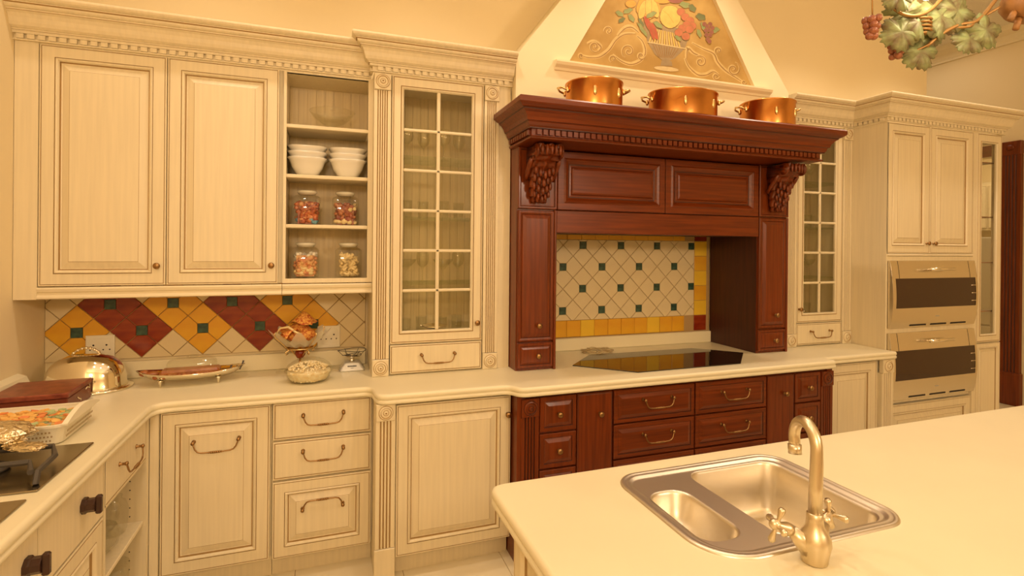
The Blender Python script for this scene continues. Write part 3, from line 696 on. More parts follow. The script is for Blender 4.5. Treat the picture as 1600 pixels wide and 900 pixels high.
# ovens
def oven(z0, z1, label):
    t = thing('built_in_oven', label, 'oven', (3.492, TY, z0)); W, H = 4.410 - 3.492, z1 - z0
    n = 14; ring = []
    prof = []
    for k in range(n + 1):
        u = k / n; bulge = -.012 - .046 * math.sin(PI * min(1, (u * 1.15))) ** .8 if u < .87 else -.012 - .020 * (1 - (u - .87) / .13)
        prof.append((-.014 - .026 * math.sin(PI * (u ** .85)) ** .9 if 0 < u < 1 else -.014, u * H))
    b = MB(); wz0, wz1 = .30 * H, .74 * H; wx0, wx1 = .034, W - .022
    xs = [0, .003, .07, wx0, wx1, W - .08, W - .003, W]; xs = sorted(xs)
    def yy(z):
        for (a, za), (c, zc) in zip(prof, prof[1:]):
            if za <= z <= zc + 1e-9: return a + (c - a) * (z - za) / max(1e-9, zc - za)
        return prof[-1][0]
    zz = sorted(set([round(p[1], 5) for p in prof] + [round(wz0, 5), round(wz1, 5)]))
    for i in range(len(zz) - 1):
        za, zc = zz[i], zz[i + 1]
        for j in range(len(xs) - 1):
            xa, xb = xs[j], xs[j + 1]
            if xa >= wx0 - 1e-6 and xb <= wx1 + 1e-6 and za >= wz0 - 1e-4 and zc <= wz1 + 1e-4: continue
            b.add([(xa, yy(za), za), (xb, yy(za), za), (xb, yy(zc), zc), (xa, yy(zc), zc)], [(0, 1, 2, 3)], 0, True)
    for x in (0, W): b.add([(x, y, z) for y, z in prof] + [(x, .02, H), (x, .02, 0)], [tuple(range(len(prof) + 2))], 0)
    b.add([(0, .02, 0), (W, .02, 0), (W, prof[0][0], 0), (0, prof[0][0], 0)], [(0, 1, 2, 3)]); b.add([(0, .02, H), (W, .02, H), (W, prof[-1][0], H), (0, prof[-1][0], H)], [(0, 1, 2, 3)])
    b.box(.02, W - .02, .02, .50, .005, H - .005)
    fo = b.make('door', STEEL, t)
    g = MB(); zs = [z for z in zz if wz0 - 1e-4 <= z <= wz1 + 1e-4]
    g.loft([[(wx0, yy(z) + .002, z), (wx1, yy(z) + .002, z)] for z in zs], 0, closed=False, smooth=True); g.make('window', OVENG, t)
    s_ = MB()
    for x in (.075, W - .08):
        s_.loft([[(x - .0015, yy(z) - .0008, z), (x + .0015, yy(z) - .0008, z)] for z in zz if z >= wz1 - 1e-4], 0, closed=False)
    s_.make('seam', HOLE, t)
    h = MB(); hz = .87 * H; hx0, hx1 = .34, .60
    h.tube([(hx0, yy(hz) - .045, hz + .004), (hx1, yy(hz) - .045, hz + .004)], .012, n=10)
    for x in (hx0 + .02, hx1 - .02): h.tube([(x, yy(hz) - .001, hz), (x, yy(hz) - .045, hz + .004)], .006, n=8)
    h.make('handle', SILVER, t)
    v = MB()
    for a in (.20, .42, .64): v.box(a, a + .17, yy(.018) - .002, yy(.018) + .004, .012, .024)
    v.make('vent_slot', HOLE, t)
    r_ = MB()
    for zf in (.38, .5, .62): r_.tube([(wx1 - .055, yy(zf * H) - .0005, zf * H), (wx1 - .004, yy(zf * H) - .0005, zf * H)], .003, n=6)
    r_.make('rack_edge', SILVER, t)
    m_ = MB()
    for k_ in range(4): m_.box(W * .5 + .010 * k_, W * .5 + .010 * k_ + .007, yy(.16 * H) - .0012, yy(.16 * H), .155 * H, .155 * H + .007)
    m_.make('nameplate', GREYP, t, label='tiny grey maker mark')
    if z0 > 1.05:
        c_ = MB()
        for i in range(2):
            for k_ in range(3): c_.box(wx0 + .012 + i * .022, wx0 + .024 + i * .022, yy(wz0 + .05) - .001, yy(wz0 + .05) + .003, wz0 + .018 + k_ * .022, wz0 + .028 + k_ * .022)
        c_.make('control_button', BRASS, t)
    return t
oven(1.0465, 1.5275, 'upper steel built-in oven with small keypad behind its dark window')
oven(.533, 1.0115, 'lower steel built-in oven just above the bottom tower drawer')

# ================================================================== BASE CABINETS
def base_body(b, x0, x1, dpt, kick=.065, z0=.10, z1=BT):
    b.box(x0, x1, .021, dpt, z0, z1); b.box(x0, x1, kick, dpt, 0.0, z0)
# base 1: corner door and drawers
Y1 = -.53
bc = thing('base_cabinet', 'cream corner base cabinet with one tall pull-out panel door', 'cabinet', (0, Y1, 0))
b = MB(); base_body(b, -.975, -.508, .52); b.make('body', CR, bc)
MB().box(-.999, -.9655, -.013, .019, 0, BT).make('corner_post', CREAM, bc)
d = front(bc, 'door', -.962, -.514, .110, .846, DOORP, CR); handle(d, -.738, .705, .185)
b1 = thing('drawer_unit', 'cream base unit with three drawers of rising depth beside the corner door', 'cabinet', (0, Y1, 0))
b = MB(); base_body(b, -.506, -.041, .52); b.make('body', CR, b1)
d = front(b1, 'drawer', -.501, -.050, .672, .846, DRAWP, CR); handle(d, -.275, .783, .185)
d = front(b1, 'drawer', -.501, -.050, .481, .662, DRAWP, CR); handle(d, -.275, .610, .185)
d = front(b1, 'drawer', -.501, -.050, .104, .470, scaled(DOORP, .92), CR); handle(d, -.275, .330, .185, up=True)
# base 2
Y2 = -.70
b2 = thing('base_cabinet', 'cream base cabinet with one wide door and fluted pilaster under the glass cabinet', 'cabinet', (0, Y2, 0))
b = MB(); b.box(-.0395, .0545, .012, .69, .0, BT).box(.055, .640, .021, .69, .10, BT).box(.055, .640, .065, .69, 0, .10); b.make('body', CR, b2)
p_ = pilaster(b2, -.040, .050, .160, .768, CR, 4, depth=.0115); rosette(p_, -.040, .050, .770, .850, CR)
MB().cbox(-.044, .053, -.004, .0115, 0, .158, .003).make('plinth_block', CREAM, b2)
d = front(b2, 'door', .056, .636, .108, .838, scaled(DOORP, .97), CR); knob(d, .618, .745)
# base 3 mahogany
Y3 = -.77
b3 = thing('hob_base_cabinet', 'mahogany base cabinet with drawers and pilasters under the black hob', 'cabinet', (0, Y3, 0))
b = MB(); b.box(.69, 2.75, .021, .76, .10, .848).box(.70, 2.74, .075, .76, 0, .099).box(.645, .689, .008, .76, 0, .848).box(2.751, 2.795, .008, .76, 0, .848).box(.645, .667, .0, .0075, 0, .848); b.make('body', WR, b3)
for (a, c) in ((.668, .765), (2.694, 2.792)):
    p_ = pilaster(b3, a, c, .09, .738, WR, 4); rosette(p_, a, c, .740, .832, WR)
    MB().cbox(a - .004, c + .004, -.006, .03, 0, .088, .003).make('plinth_block', WOOD, b3)
SD = [(0, .02, 0), (0, .003, 0), (.003, 0, 0), (.022, 0, 0), (.025, .004, 1), (.030, .001, 0), (.046, -.005, 0), (.050, -.005, 0)]
for a, c in ((.772, .978), (2.480, 2.690)):
    for z0, z1 in ((.652, .832), (.464, .642), (.110, .454)):
        d = front(b3, 'drawer', a, c, z0, z1, SD, WR); knob(d, (a + c) / 2, (z0 + z1) / 2, y=-.005)
for a, c in ((.984, 1.194), (2.262, 2.472)):
    d = front(b3, 'door', a, c, .110, .832, [(0, .02, 0), (0, .003, 0), (.003, 0, 0), (.006, .001, 1), (.010, 0, 0)], WR); knob(d, (a + c) / 2 - .003 + .03, .720)
for a, c in ((1.204, 1.726), (1.736, 2.252)):
    for z0, z1 in ((.652, .832), (.461, .644), (.110, .452)):
        d = front(b3, 'drawer', a, c, z0, z1, SD, WRH); handle(d, (a + c) / 2 + .01, (z0 + z1) / 2 + .03, .185, y=-.005)
# base 4
Y4 = -.675
b4 = thing('base_cabinet', 'cream base cabinet with fluted end pilaster beside the oven tower', 'cabinet', (0, Y4, 0))
b = MB(); b.box(2.80, 3.470, .021, .665, .10, BT).box(2.80, 3.470, .065, .665, 0, .10); b.make('body', CR, b4)
front(b4, 'door', 2.84, 3.315, .108, .838, DOORP, CR)
p_ = pilaster(b4, 3.352, 3.462, .10, .752, CR, 4, y=-.012, depth=.04); rosette(p_, 3.352, 3.462, .754, .848, CR, y=-.012)
# left run (faces +X)
LX = -1.0
def lr(name, label, y0): return thing(name, label, 'cabinet', (LX, y0, 0), R(90))
l1 = lr('base_cabinet', 'cream left-hand base unit with one drawer above an open shelf of glassware', -1.045)
b = MB(); W = .465
b.box(0, .018, 0, .58, .10, BT).box(W, W + .033, 0, .58, .0, BT).box(.018, W, .012, .58, .648, .662).box(.018, W, .57, .58, .1, .648).box(.018, W, .0, .58, .10, .118).box(0, W + .02, .065, .58, 0, .10).box(.018, W, .03, .57, .84, BT)
b.make('body', CR, l1)
MB().cbox(.018, W, .01, .57, .385, .402, .003).make('shelf', CREAM, l1)
pg = MB()
for yy_ in (.06, .5):
    for k_ in range(12): pg.lathe([(.0028, 0), (.0028, -.0006)], c=(W - .0002, yy_, .16 + k_ * .038), n=6, axis='x')
pg.make('peg_hole', HOLE, l1, kind='stuff')
d = front(l1, 'drawer', .006, W - .002, .668, .846, DRAWP, CR); handle(d, .235, .772, .185)
l2 = lr('base_cabinet', 'cream left-hand base unit below the cooktop, its brown control knob beside the drawer', -1.492)
b = MB(); base_body(b, 0, .445, .58); b.make('body', CR, l2)
f2 = front(l2, 'control_panel', .002, .443, .652, .846, DRAWP[:4] + [(.010, 0, 0)], CR); front(l2, 'door', .002, .443, .110, .644, DOORP, CR)
l3 = lr('base_cabinet', 'cream left-hand base unit nearest the camera, half outside the frame', -2.05)
b = MB(); base_body(b, 0, .556, .58); b.make('body', CR, l3)
f3 = front(l3, 'control_panel', .002, .554, .652, .846, DRAWP[:4] + [(.010, 0, 0)], CR); front(l3, 'door', .002, .554, .110, .644, DOORP, CR)
l4 = lr('base_cabinet', 'plain cream base unit closing the left run outside the frame', -2.80)
b = MB(); base_body(b, 0, .748, .58); b.make('body', CR, l4)
def cknob(parent, x, z):
    b = MB(); b.lathe([(0, 0), (.026, 0), (.026, .010), (.022, .014), (.022, .034), (.020, .036), (0, .036)], n=8, axis='y', smooth=False, a0=PI / 8)
    b.cbox(-.009, .009, -.052, -.034, -.030, .030, .004)
    b.make('control_knob', KNOBM, parent, (x, 0, z), label='dark brown cooker knob')
cknob(f2, -1.213 + 1.492, .761); cknob(f3, -1.553 + 2.05, .762)

# ================================================================== COUNTERTOPS
def fillet(pts, n=7):
    out = []
    N = len(pts)
    for i in range(N):
        x, y, r = pts[i]
        if r <= 0: out.append((x, y)); continue
        p = Vector(pts[i - 1][:2]); q = Vector(pts[(i + 1) % N][:2]); c = Vector((x, y))
        a = (p - c); b_ = (q - c); t = min(r, a.length * .49, b_.length * .49)
        A = c + a.normalized() * t; B = c + b_.normalized() * t
        for k in range(n + 1):
            s_ = k / n; out.append(tuple((1 - s_) ** 2 * A + 2 * s_ * (1 - s_) * c + s_ * s_ * B))
    return out
def offset(poly, d):
    P = [Vector(p) for p in poly]; N = len(P); out = []
    for i in range(N):
        d0 = (P[i] - P[i - 1]).normalized(); d1 = (P[(i + 1) % N] - P[i]).normalized()
        n0 = Vector((d0.y, -d0.x)); n1 = Vector((d1.y, -d1.x)); m = (n0 + n1)
        m = m.normalized() if m.length > 1e-6 else n0
        out.append(tuple(P[i] + m * d / max(.35, m.dot(n0))))
    return out
EDGE = [(-.010, .851), (-.002, .8535), (0, .858), (0, .868), (-.004, .8715), (-.005, .8735), (-.001, .877), (.0, .882), (.0, .889), (-.003, .8955), (-.009, .8992), (-.014, .900)]
def slab(name, poly, holes, zoff, m, label):     # poly counter-clockwise; offset() outward positive
    bm = bmesh.new(); rings = []
    for o_, z in EDGE: rings.append([bm.verts.new((x, y, z)) for x, y in offset(poly, o_)])
    N = len(poly)
    for a, b_ in zip(rings, rings[1:]):
        for i in range(N): 
            f = bm.faces.new((a[i], a[(i + 1) % N], b_[(i + 1) % N], b_[i])); f.smooth = True
    for ring, z in ((rings[0], .851), (rings[-1], .900)):
        ed = []
        for i in range(N): ed.append(bm.edges.get((ring[i], ring[(i + 1) % N])))
        for h in holes:
            hv = [bm.verts.new((x, y, z)) for x, y in h]
            ed += [bm.edges.new((hv[i], hv[(i + 1) % len(hv)])) for i in range(len(hv))]
        bmesh.ops.triangle_fill(bm, use_beauty=True, edges=ed)
    for h in holes:
        pass
    bmesh.ops.remove_doubles(bm, verts=bm.verts, dist=1e-6)
    bmesh.ops.recalc_face_normals(bm, faces=bm.faces)
    me = bpy.data.meshes.new(name); bm.to_mesh(me); bm.free(); me.materials.append(m)
    o = bpy.data.objects.new(name, me); C.objects.link(o); tag(o, label, 'countertop'); return o
ctop = fillet([(-1.6, -2.8, 0), (-.977, -2.8, .03), (-.979, -.548, .07), (-.055, -.556, .04), (-.040, -.727, .06), (.612, -.735, .035), (.650, -.812, .06), (2.797, -.800, .03), (2.812, -.708, .02), (3.482, -.708, .03), (3.4705, -.625, 0), (3.4705, .0, 0), (-1.6, .0, 0)])
counter = slab('countertop', ctop, [], 0, STONE, 'cream stone worktop with bullnose edge running round the walls')
def upstand(name, b, label): return tag(b.make(name, STONE), label, 'upstand')
u = upstand('upstand', MB().cbox(-1.555, -.046, -.030, .0, .9005, .990, .004), 'low cream stone upstand along the wall under the diamond tiles')
u = upstand('upstand', MB().cbox(.986, 2.465, -.026, .0, .9005, .984, .004), 'low cream stone upstand behind the black hob')
b = MB(); b.loft([[(x, y, z) for x, z in ((-1.5995, .9005), (-1.552, .9005), (-1.552, .958), (-1.560, .975), (-1.566, .990), (-1.5995, 1.004))] for y in (-2.8, -.24)], 0, True, True)
upstand('upstand', b, 'thick moulded stone ledge along the left wall behind the red box')

# island
def rrect(x0, x1, y0, y1, r, n=7):
    P = []
    rs = r if isinstance(r, (list, tuple)) else [r] * 4
    for (cx, cy, a, q) in ((x1, y0, -90, rs[1]), (x1, y1, 0, rs[2]), (x0, y1, 90, rs[3]), (x0, y0, 180, rs[0])):
        ccx = cx - q if cx == x1 else cx + q; ccy = cy - q if cy == y1 else cy + q
        for k in range(n + 1):
            t = R(a + 90 * k / n); P.append((ccx + q * math.cos(t), ccy + q * math.sin(t)))
    return P
itop = fillet([(.200, -2.72, .03), (3.35, -2.72, .03), (3.35, -1.752, .03), (.192, -1.766, .05)])
sx0, sx1, sy0, sy1 = .562, 1.192, -2.322, -1.838
hole = rrect(sx0 + .018, sx1 - .018, sy0 + .018, sy1 - .018, .07)
island = slab('island_countertop', itop, [hole], 0, STONE, 'cream stone island worktop with an inset sink in the foreground')
ib = thing('island_cabinet', 'cream panelled island base standing under the foreground worktop', 'cabinet', (0, 0, 0))
b = MB(); b.box(.27, .53, -2.64, -1.84, .10, .8505).box(1.22, 3.28, -2.64, -1.84, .10, .8505).box(.53, 1.22, -2.64, -2.60, .10, .8505).box(.53, 1.22, -1.88, -1.84, .1, .8505).box(.53, 1.22, -2.6, -1.88, .1, .12).box(.33, 3.22, -2.58, -1.90, 0, .10)
b.make('body', CR, ib)
MB().panel(-.78, -.02, .12, .84, DOORP).make('end_panel', CR, ib, (.249, -2.62, 0), (0, 0, -R(90)))
for k_ in range(4):
    MB().panel(0, .70, .12, .84, DOORP).make('door', CR, ib, (1.03 + k_ * .75, -1.819, 0), (0, 0, R(180)))

# ---- sink
sk = thing('sink', 'stainless steel one-and-a-half bowl sink set into the island worktop', 'sink', (0, 0, 0))
bm = bmesh.new()
def ringv(P, z): return [bm.verts.new((x, y, z)) for x, y in P]
def bridge(a, b_, sm=True):
    n = len(a)
    for i in range(n):
        f = bm.faces.new((a[i], a[(i + 1) % n], b_[(i + 1) % n], b_[i])); f.smooth = sm
rad = [.13, .085, .085, .085]
base = rrect(sx0, sx1, sy0, sy1, rad, 9)
R_ = [ringv(offset(base, o_), z) for o_, z in ((0, .9005), (-.002, .9045), (-.008, .9065), (-.013, .9050), (-.017, .9030), (-.022, .9045), (-.027, .9035), (-.033, .8995), (-.038, .8985))]
for a, b_ in zip(R_, R_[1:]): bridge(a, b_)
big = rrect(.800, 1.146, -2.285, -1.880, .055, 7); small = rrect(.597, .732, -2.232, -1.962, .055, 7)
def bowl_loops(P, depth, slope):
    L = [ringv(P, .8985), ringv(offset(P, -.004), .8965), ringv(offset(P, -.008), .890), ringv(offset(P, -.010 - slope * .4), .90 - depth * .6), ringv(offset(P, -.014 - slope), .90 - depth + .02), ringv(offset(P, -.022 - slope), .90 - depth + .005), ringv(offset(P, -.036 - slope), .90 - depth)]
    for a, b_ in zip(L, L[1:]): bridge(a, b_)
    f = bm.faces.new(L[-1][::-1]); return L[0]
l0 = bowl_loops(big, .165, .008); l1_ = bowl_loops(small, .085, .010)
ed = []
for L in (R_[-1], l0, l1_):
    for i in range(len(L)):
        e = bm.edges.get((L[i], L[(i + 1) % len(L)])); ed.append(e)
bmesh.ops.triangle_fill(bm, use_beauty=True, edges=ed)
bmesh.ops.recalc_face_normals(bm, faces=bm.faces)
me = bpy.data.meshes.new('basin'); bm.to_mesh(me); bm.free(); me.materials.append(STEELW)
o = bpy.data.objects.new('basin', me); C.objects.link(o); o.parent = sk
MB().lathe([(.048, .001), (.046, .004), (.036, .003), (.034, -.0), (.012, .001), (.010, .006), (0, .007)], c=(.97, -2.08, .7355), n=28).make('drain', STEEL, sk)
b = MB()
for r_ in (.058, .070, .082, .094, .106): b.lathe([(r_ + .004, 0), (r_ + .002, .0022), (r_ - .002, .0022), (r_ - .004, 0)], c=(.97, -2.08, .7352), n=40)
b.make('drain_ridge', STEELW, sk)
# ---- tap
tp = thing('tap', 'satin nickel swan-neck tap with two cross handles behind the sink', 'tap', (.785, -2.368, .9005))
b = MB(); b.lathe([(.026, 0), (.028, .003), (.030, .020), (.035, .042), (.034, .056), (.027, .070), (.0195, .082), (.0178, .098), (.0175, .110), (.015, .112), (0, .112)], n=24); 
for sx, ang in ((-1, R(-20)), (1, R(20))):
    dx = math.cos(ang) * sx; dy = math.sin(ang) * sx
    b.tube([(dx * .010, dy * .010, .028), (dx * .032, dy * .032, .050), (dx * .052, dy * .052, .070)], [.024, .018, .013], n=14)
b.make('tap_body', NICKEL, tp)
b = MB(); pts = [(0, 0, .11), (0.002, 0, .17), (.004, 0, .22)]
A = Vector((-.32, .947, 0)).normalized(); rad_ = .050
TIPD = Vector((.35, .94, 0)).normalized()
for k_ in range(0, 15):
    a = PI * (k_ / 14) * 1.08
    pts.append(tuple(Vector((.004, 0, .250)) + TIPD * rad_ * (1 - math.cos(a)) + Vector((0, 0, rad_ * math.sin(a)))))
last = Vector(pts[-1]); dr_ = (last - Vector(pts[-2])).normalized(); pts.append(tuple(last + dr_ * .012))
b.tube(pts, [.0150, .0145, .0138] + [.0130] * (len(pts) - 3), n=16)
e0 = Vector(pts[-1]); b.tube([tuple(e0 - dr_ * .004), tuple(e0 + dr_ * .018)], .0155, n=16)
b.make('spout', NICKEL, tp)
for sx, ang in ((-1, R(-20)), (1, R(20))):
    dx = math.cos(ang) * sx; dy = math.sin(ang) * sx; D = Vector((dx, dy, .35)).normalized(); Pc = Vector((dx * .052, dy * .052, .070))
    b = MB(); b.tube([tuple(Pc), tuple(Pc + D * .012), tuple(Pc + D * .03), tuple(Pc + D * .040)], [.013, .015, .009, .012], n=12)
    s1 = D.cross(Vector((0, 0, 1))).normalized(); s2 = D.cross(s1)
    c_ = Pc + D * .036
    for v_ in (s1, -s1, s2, -s2):
        b.tube([tuple(c_), tuple(c_ + v_ * .016), tuple(c_ + v_ * .034), tuple(c_ + v_ * .040)], [.005, .0045, .0085, .006], n=10)
    b.ball(tuple(c_ + D * .006), .012, n=12, k=6)
    b.make('cross_handle', NICKEL, tp)

# ================================================================== HOB AND COOKTOPS
hp = [(1.115, -.437), (1.345, -.205), (2.150, -.205), (2.385, -.437), (2.130, -.690), (1.395, -.700)]
hb = thing('ceramic_hob', 'six-sided polished black glass hob in the worktop under the hood', 'hob', (0, 0, .9005))
b = MB(); b.loft([[(x, y, 0) for x, y in hp], [(x, y, .004) for x, y in hp], [(x * .9985 + .0026, y * .9985 - .0006, .005) for x, y in hp]], 0, False, True); b.make('glass_top', BLACKG, hb)
tv = thing('wire_trivet', 'small pale wire trivet lying behind the hob beside the left column', 'trivet', (1.455, -.115, .9005))
b = MB()
for k_ in range(4):
    n_ = 36; P = []
    for i in range(n_ + 1):
        a = 2 * PI * i / n_; r_ = .075 + .022 * math.sin(6 * a + k_ * 1.6)
        P.append((r_ * math.cos(a) * 1.2, r_ * math.sin(a) * .85, .006 + .0035 * math.sin(5 * a + k_ * 2) + k_ * .003))
    b.tube(P, .0025, n=5)
b.make('wire', mat('pale_wire', (.62, .50, .28), .4, .6), tv)
def cooktop(y0, y1, label, grate=True):
    t = thing('gas_cooktop', label, 'cooktop', (0, 0, .9005))
    b = MB(); b.cbox(-1.54, -1.035, y0, y1, 0, .006, .002); b.make('plate', bpy.data.materials.get('cooktop_steel') or mat('cooktop_steel', (.36, .31, .22), .25, 1.0), t)
    b = MB(); b.lathe([(.05, 0), (.055, .008), (.045, .016), (.030, .018), (.028, .024), (0, .026)], c=(-1.24, (y0 + y1) / 2, .006), n=24); b.make('burner', IRON, t)
    if grate:
        for P in ([(-1.50, y1 - .12, .009), (-1.50, y1 - .12, .046), (-1.10, y1 - .13, .046), (-1.058, y1 - .225, .046), (-1.056, y1 - .335, .040), (-1.056, y1 - .345, .008)],
                  [(-1.50, y1 - .27, .009), (-1.50, y1 - .27, .046), (-1.105, y1 - .262, .046), (-1.072, y1 - .335, .040)]):
            b = MB(); b.tube(P, .0085, n=6, smooth=False); b.make('grate_bar', IRON, t)
cooktop(-1.415, -1.030, 'steel gas cooktop with black grate beside the biscuit basket')
cooktop(-1.86, -1.470, 'second steel cooktop at the lower left edge of the frame', True)

# ================================================================== COUNTER OBJECTS
# silver cloche
cl = thing('serving_cloche', 'polished silver oval serving dome with arched handle in the left corner', 'cloche', (-1.355, -.200, .9005), R(0))
b = MB(); b.lathe([(1.0, 0), (1.02, .004), (1.02, .010), (.95, .014)], n=48, sx=.186, sy=.140, pw=2.2); b.make('platter', SILVER, cl)
b = MB(); b.lathe([(.93, .0145), (.93, .020), (.90, .030), (.89, .060), (.84, .095), (.74, .128), (.58, .152), (.38, .166), (.18, .172), (0, .173)], n=48, sx=.180, sy=.132, pw=2.2); b.make('dome', SILVER, cl)
b = MB(); P = [(-.058 + .116 * t, 0, .166 + .034 * math.sin(PI * t) ** .7) for t in [i / 14 for i in range(15)]]
b.tube(P, .0045, n=8)
for i in range(15):
    if i % 2: b.ball(P[i], .0075, n=8, k=4)
b.make('dome_handle', SILVER, cl)
# red box
rb = thing('red_box', 'dark red marbled wooden box at the left edge beside the silver dome', 'box', (-1.402, -.50, .9005), R(3))
MB().cbox(-.130, .130, -.135, .135, 0, .066, .003).make('box_base', BOXS, rb)
MB().cbox(-.133, .133, -.138, .138, .068, .090, .004).make('box_lid', BOXR, rb)
b = MB(); b.tube([(.137, .04, .060), (.142, .05, .070), (.146, .06, .062), (.140, .072, .073), (.137, .08, .066)], .003, n=6); b.tube([(.137, -.05, .05), (.140, -.04, .04), (.142, -.03, .038), (.138, -.02, .028)], .003, n=6); b.make('clasp', SILVER, rb)
# basket with biscuits
bk = thing('basket', 'cream perforated rectangular basket filled with coloured biscuits', 'basket', (-1.325, -.878, .9005), R(2))
def rect3(hx, hy, z, r=.03): return [(x, y, z) for x, y in rrect(-hx, hx, -hy, hy, r, 4)]
b = MB(); b.loft([rect3(.172, .126, 0), rect3(.180, .134, .004), rect3(.192, .146, .062), rect3(.199, .153, .064), rect3(.199, .153, .072), rect3(.186, .140, .072), rect3(.186, .140, .064), rect3(.172, .126, .008)], 0, True, True); b.make('basket_body', WICKER, bk)
b = MB(); b.loft([[(x, y, z) for x, y, z in ((.188, -.153 + .306 * t, .070), (.205, -.153 + .306 * t, .070), (.205, -.153 + .306 * t, .076 + .030 * math.sin(PI * t)), (.188, -.153 + .306 * t, .076 + .030 * math.sin(PI * t)))] for t in [i / 10 for i in range(11)]], 0, True, True); b.make('basket_handle', WICKER, bk)
b = MB()
for k_ in range(24):
    for j in range(2):
        y = -.115 + k_ * .010; zz_ = .020 + j * .018; x = .1845 + zz_ * .207 - .0005
        b.box(x, x + .0012, y, y + .0035, zz_, zz_ + .007)
for k_ in range(30):
    for j in range(3):
        x = -.15 + k_ * .0103 + (j % 2) * .005; zz_ = .014 + j * .015; y = -.1345 - zz_ * .205 + .0008
        b.box(x, x + .005, y - .0012, y, zz_, zz_ + .006)
b.make('perforation', mat('basket_shadow_brown', (.42, .30, .14), .8), bk, kind='stuff')
b = MB()
for i in range(230):
    x, y = random.uniform(-.165, .165), random.uniform(-.118, .118); z = random.uniform(.046, .062) + .004
    m = 1 if (x > .05 and random.random() < .42) else (2 if random.random() < .18 else 0)
    a = random.uniform(0, PI); s_ = random.uniform(.012, .020); n_ = 5
    P = [(x + s_ * math.cos(a + 2 * PI * k_ / n_), y + s_ * .7 * math.sin(a + 2 * PI * k_ / n_)) for k_ in range(n_)]
    tx, ty = random.uniform(-.3, .3), random.uniform(-.3, .3)
    b.loft([[(p, q, z - .003 + (p - x) * tx + (q - y) * ty) for p, q in P], [(p, q, z + .003 + (p - x) * tx + (q - y) * ty) for p, q in P]], m, True, True)
b.make('biscuits', [BISY, BISG, BISR], bk, kind='stuff')
# foil parcel on the cooktop
def crumple(rx, ry, rz, n=26, k=14, amp=.12, seed=1):
    rnd = random.Random(seed); b = MB(); rings = []
    for i in range(k + 1):
        t = PI * i / k; ring = []
        for j in range(n):
            a = 2 * PI * j / n; r_ = 1 + amp * (rnd.random() - .5) * 2 * math.sin(t)
            ca, sa = math.cos(a), math.sin(a); q = (abs(ca) ** 3 + abs(sa) ** 3) ** (-1 / 3)
            ring.append((rx * r_ * math.sin(t) ** .6 * ca * q if math.sin(t) > 1e-6 else 0, ry * r_ * math.sin(t) ** .6 * sa * q if math.sin(t) > 1e-6 else 0, max(0, rz - rz * math.cos(t) * (1 + amp * .4 * (rnd.random() - .5)))))
        rings.append(ring)
    b.loft(rings, 0); return b
fo = thing('foil_parcel', 'crumpled silver foil parcel resting on the cooktop grate at the left edge', 'parcel', (-1.292, -1.135, .9545))
crumple(.125, .075, .036, seed=3).make('foil_wrap', FOIL, fo)
crumple(.060, .030, .010, seed=5).make('foil_flap', FOIL, fo, (.135, -.062, -.0), (0, 0, R(-25)))
# fish-shaped silver serving stand
fs_ = thing('serving_tray', 'long silver boat-shaped tray on pointed feet holding a glass-covered roast', 'tray', (-.905, -.215, .9005), R(4))
def boat(L, W, z, e): return [(L * (-1 + 2 * t) + 0, s_ * W * math.sin(PI * t) ** .55, z + e * abs(-1 + 2 * t) ** 3) for s_, ts in ((-1, [i / 16 for i in range(17)]), (1, [i / 16 for i in range(15, 0, -1)])) for t in ts]
b = MB(); b.loft([boat(.175, .040, .026, .006), boat(.212, .070, .040, .012), boat(.234, .084, .056, .018), boat(.240, .088, .062, .020), boat(.236, .085, .063, .020), boat(.212, .068, .048, .014), boat(.17, .035, .036, .006)], 0, True, True, smooth=True); b.make('tray_body', SILVER, fs_)
for x, y in ((-.13, -.04), (.12, -.04), (-.13, .04), (.12, .04)): MB().lathe([(.003, 0), (.004, .004), (.010, .026), (.014, .033), (0, .034)], c=(x, y, 0), n=12).make('foot', SILVER, fs_)
b = MB(); b.tube([(.215, -.02, .055), (.225, -.01, .075), (.232, -.005, .098)], [.003, .003, .005], n=6); b.make('tail_spike', IRON, fs_); b = MB(); b.tube([(.165, -.03, .05), (.172, -.02, .066), (.178, -.018, .080)], [.003, .003, .006], n=6); b.make('tail_spike', IRON, fs_); b = MB(); b.tube([(.195, .01, .052), (.202, .012, .07)], [.003, .004], n=6); b.make('tail_spike', IRON, fs_)
b = MB(); b.ball((-.205, 0, .066), .020, n=12, k=8, sc=(1.1, 1, .8)); b.ball((-.175, .0, .060), .024, n=12, k=8, sc=(1.6, 1, .6)); b.make('fish_head', MEAT, fs_, label='brown baked fish head')
b = MB(); b.cbox(-.135, .125, -.045, .045, .043, .078, .010)
for k_ in range(14): b.ball((-.15 + k_ * .020, -.045 + .01 * math.sin(k_ * 2), .052), .013, n=8, k=5)
b.make('roast', MEAT, fs_, label='brown glazed roast')
b = MB(); b.loft([[(x, y, z) for x, y in rrect(-.105 - g_, .105 + g_, -.050 - g_, .050 + g_, .03, 5)] for g_, z in ((.004, .0505), (.003, .105), (-.004, .120), (-.018, .128))], 0, False, True, smooth=True); b.make('glass_cover', GLS, fs_)
b = MB(); b.ball((0, 0, .135), .012, n=10, k=6, sc=(2.2, 1, .7)); b.make('cover_knob', GLS, fs_)
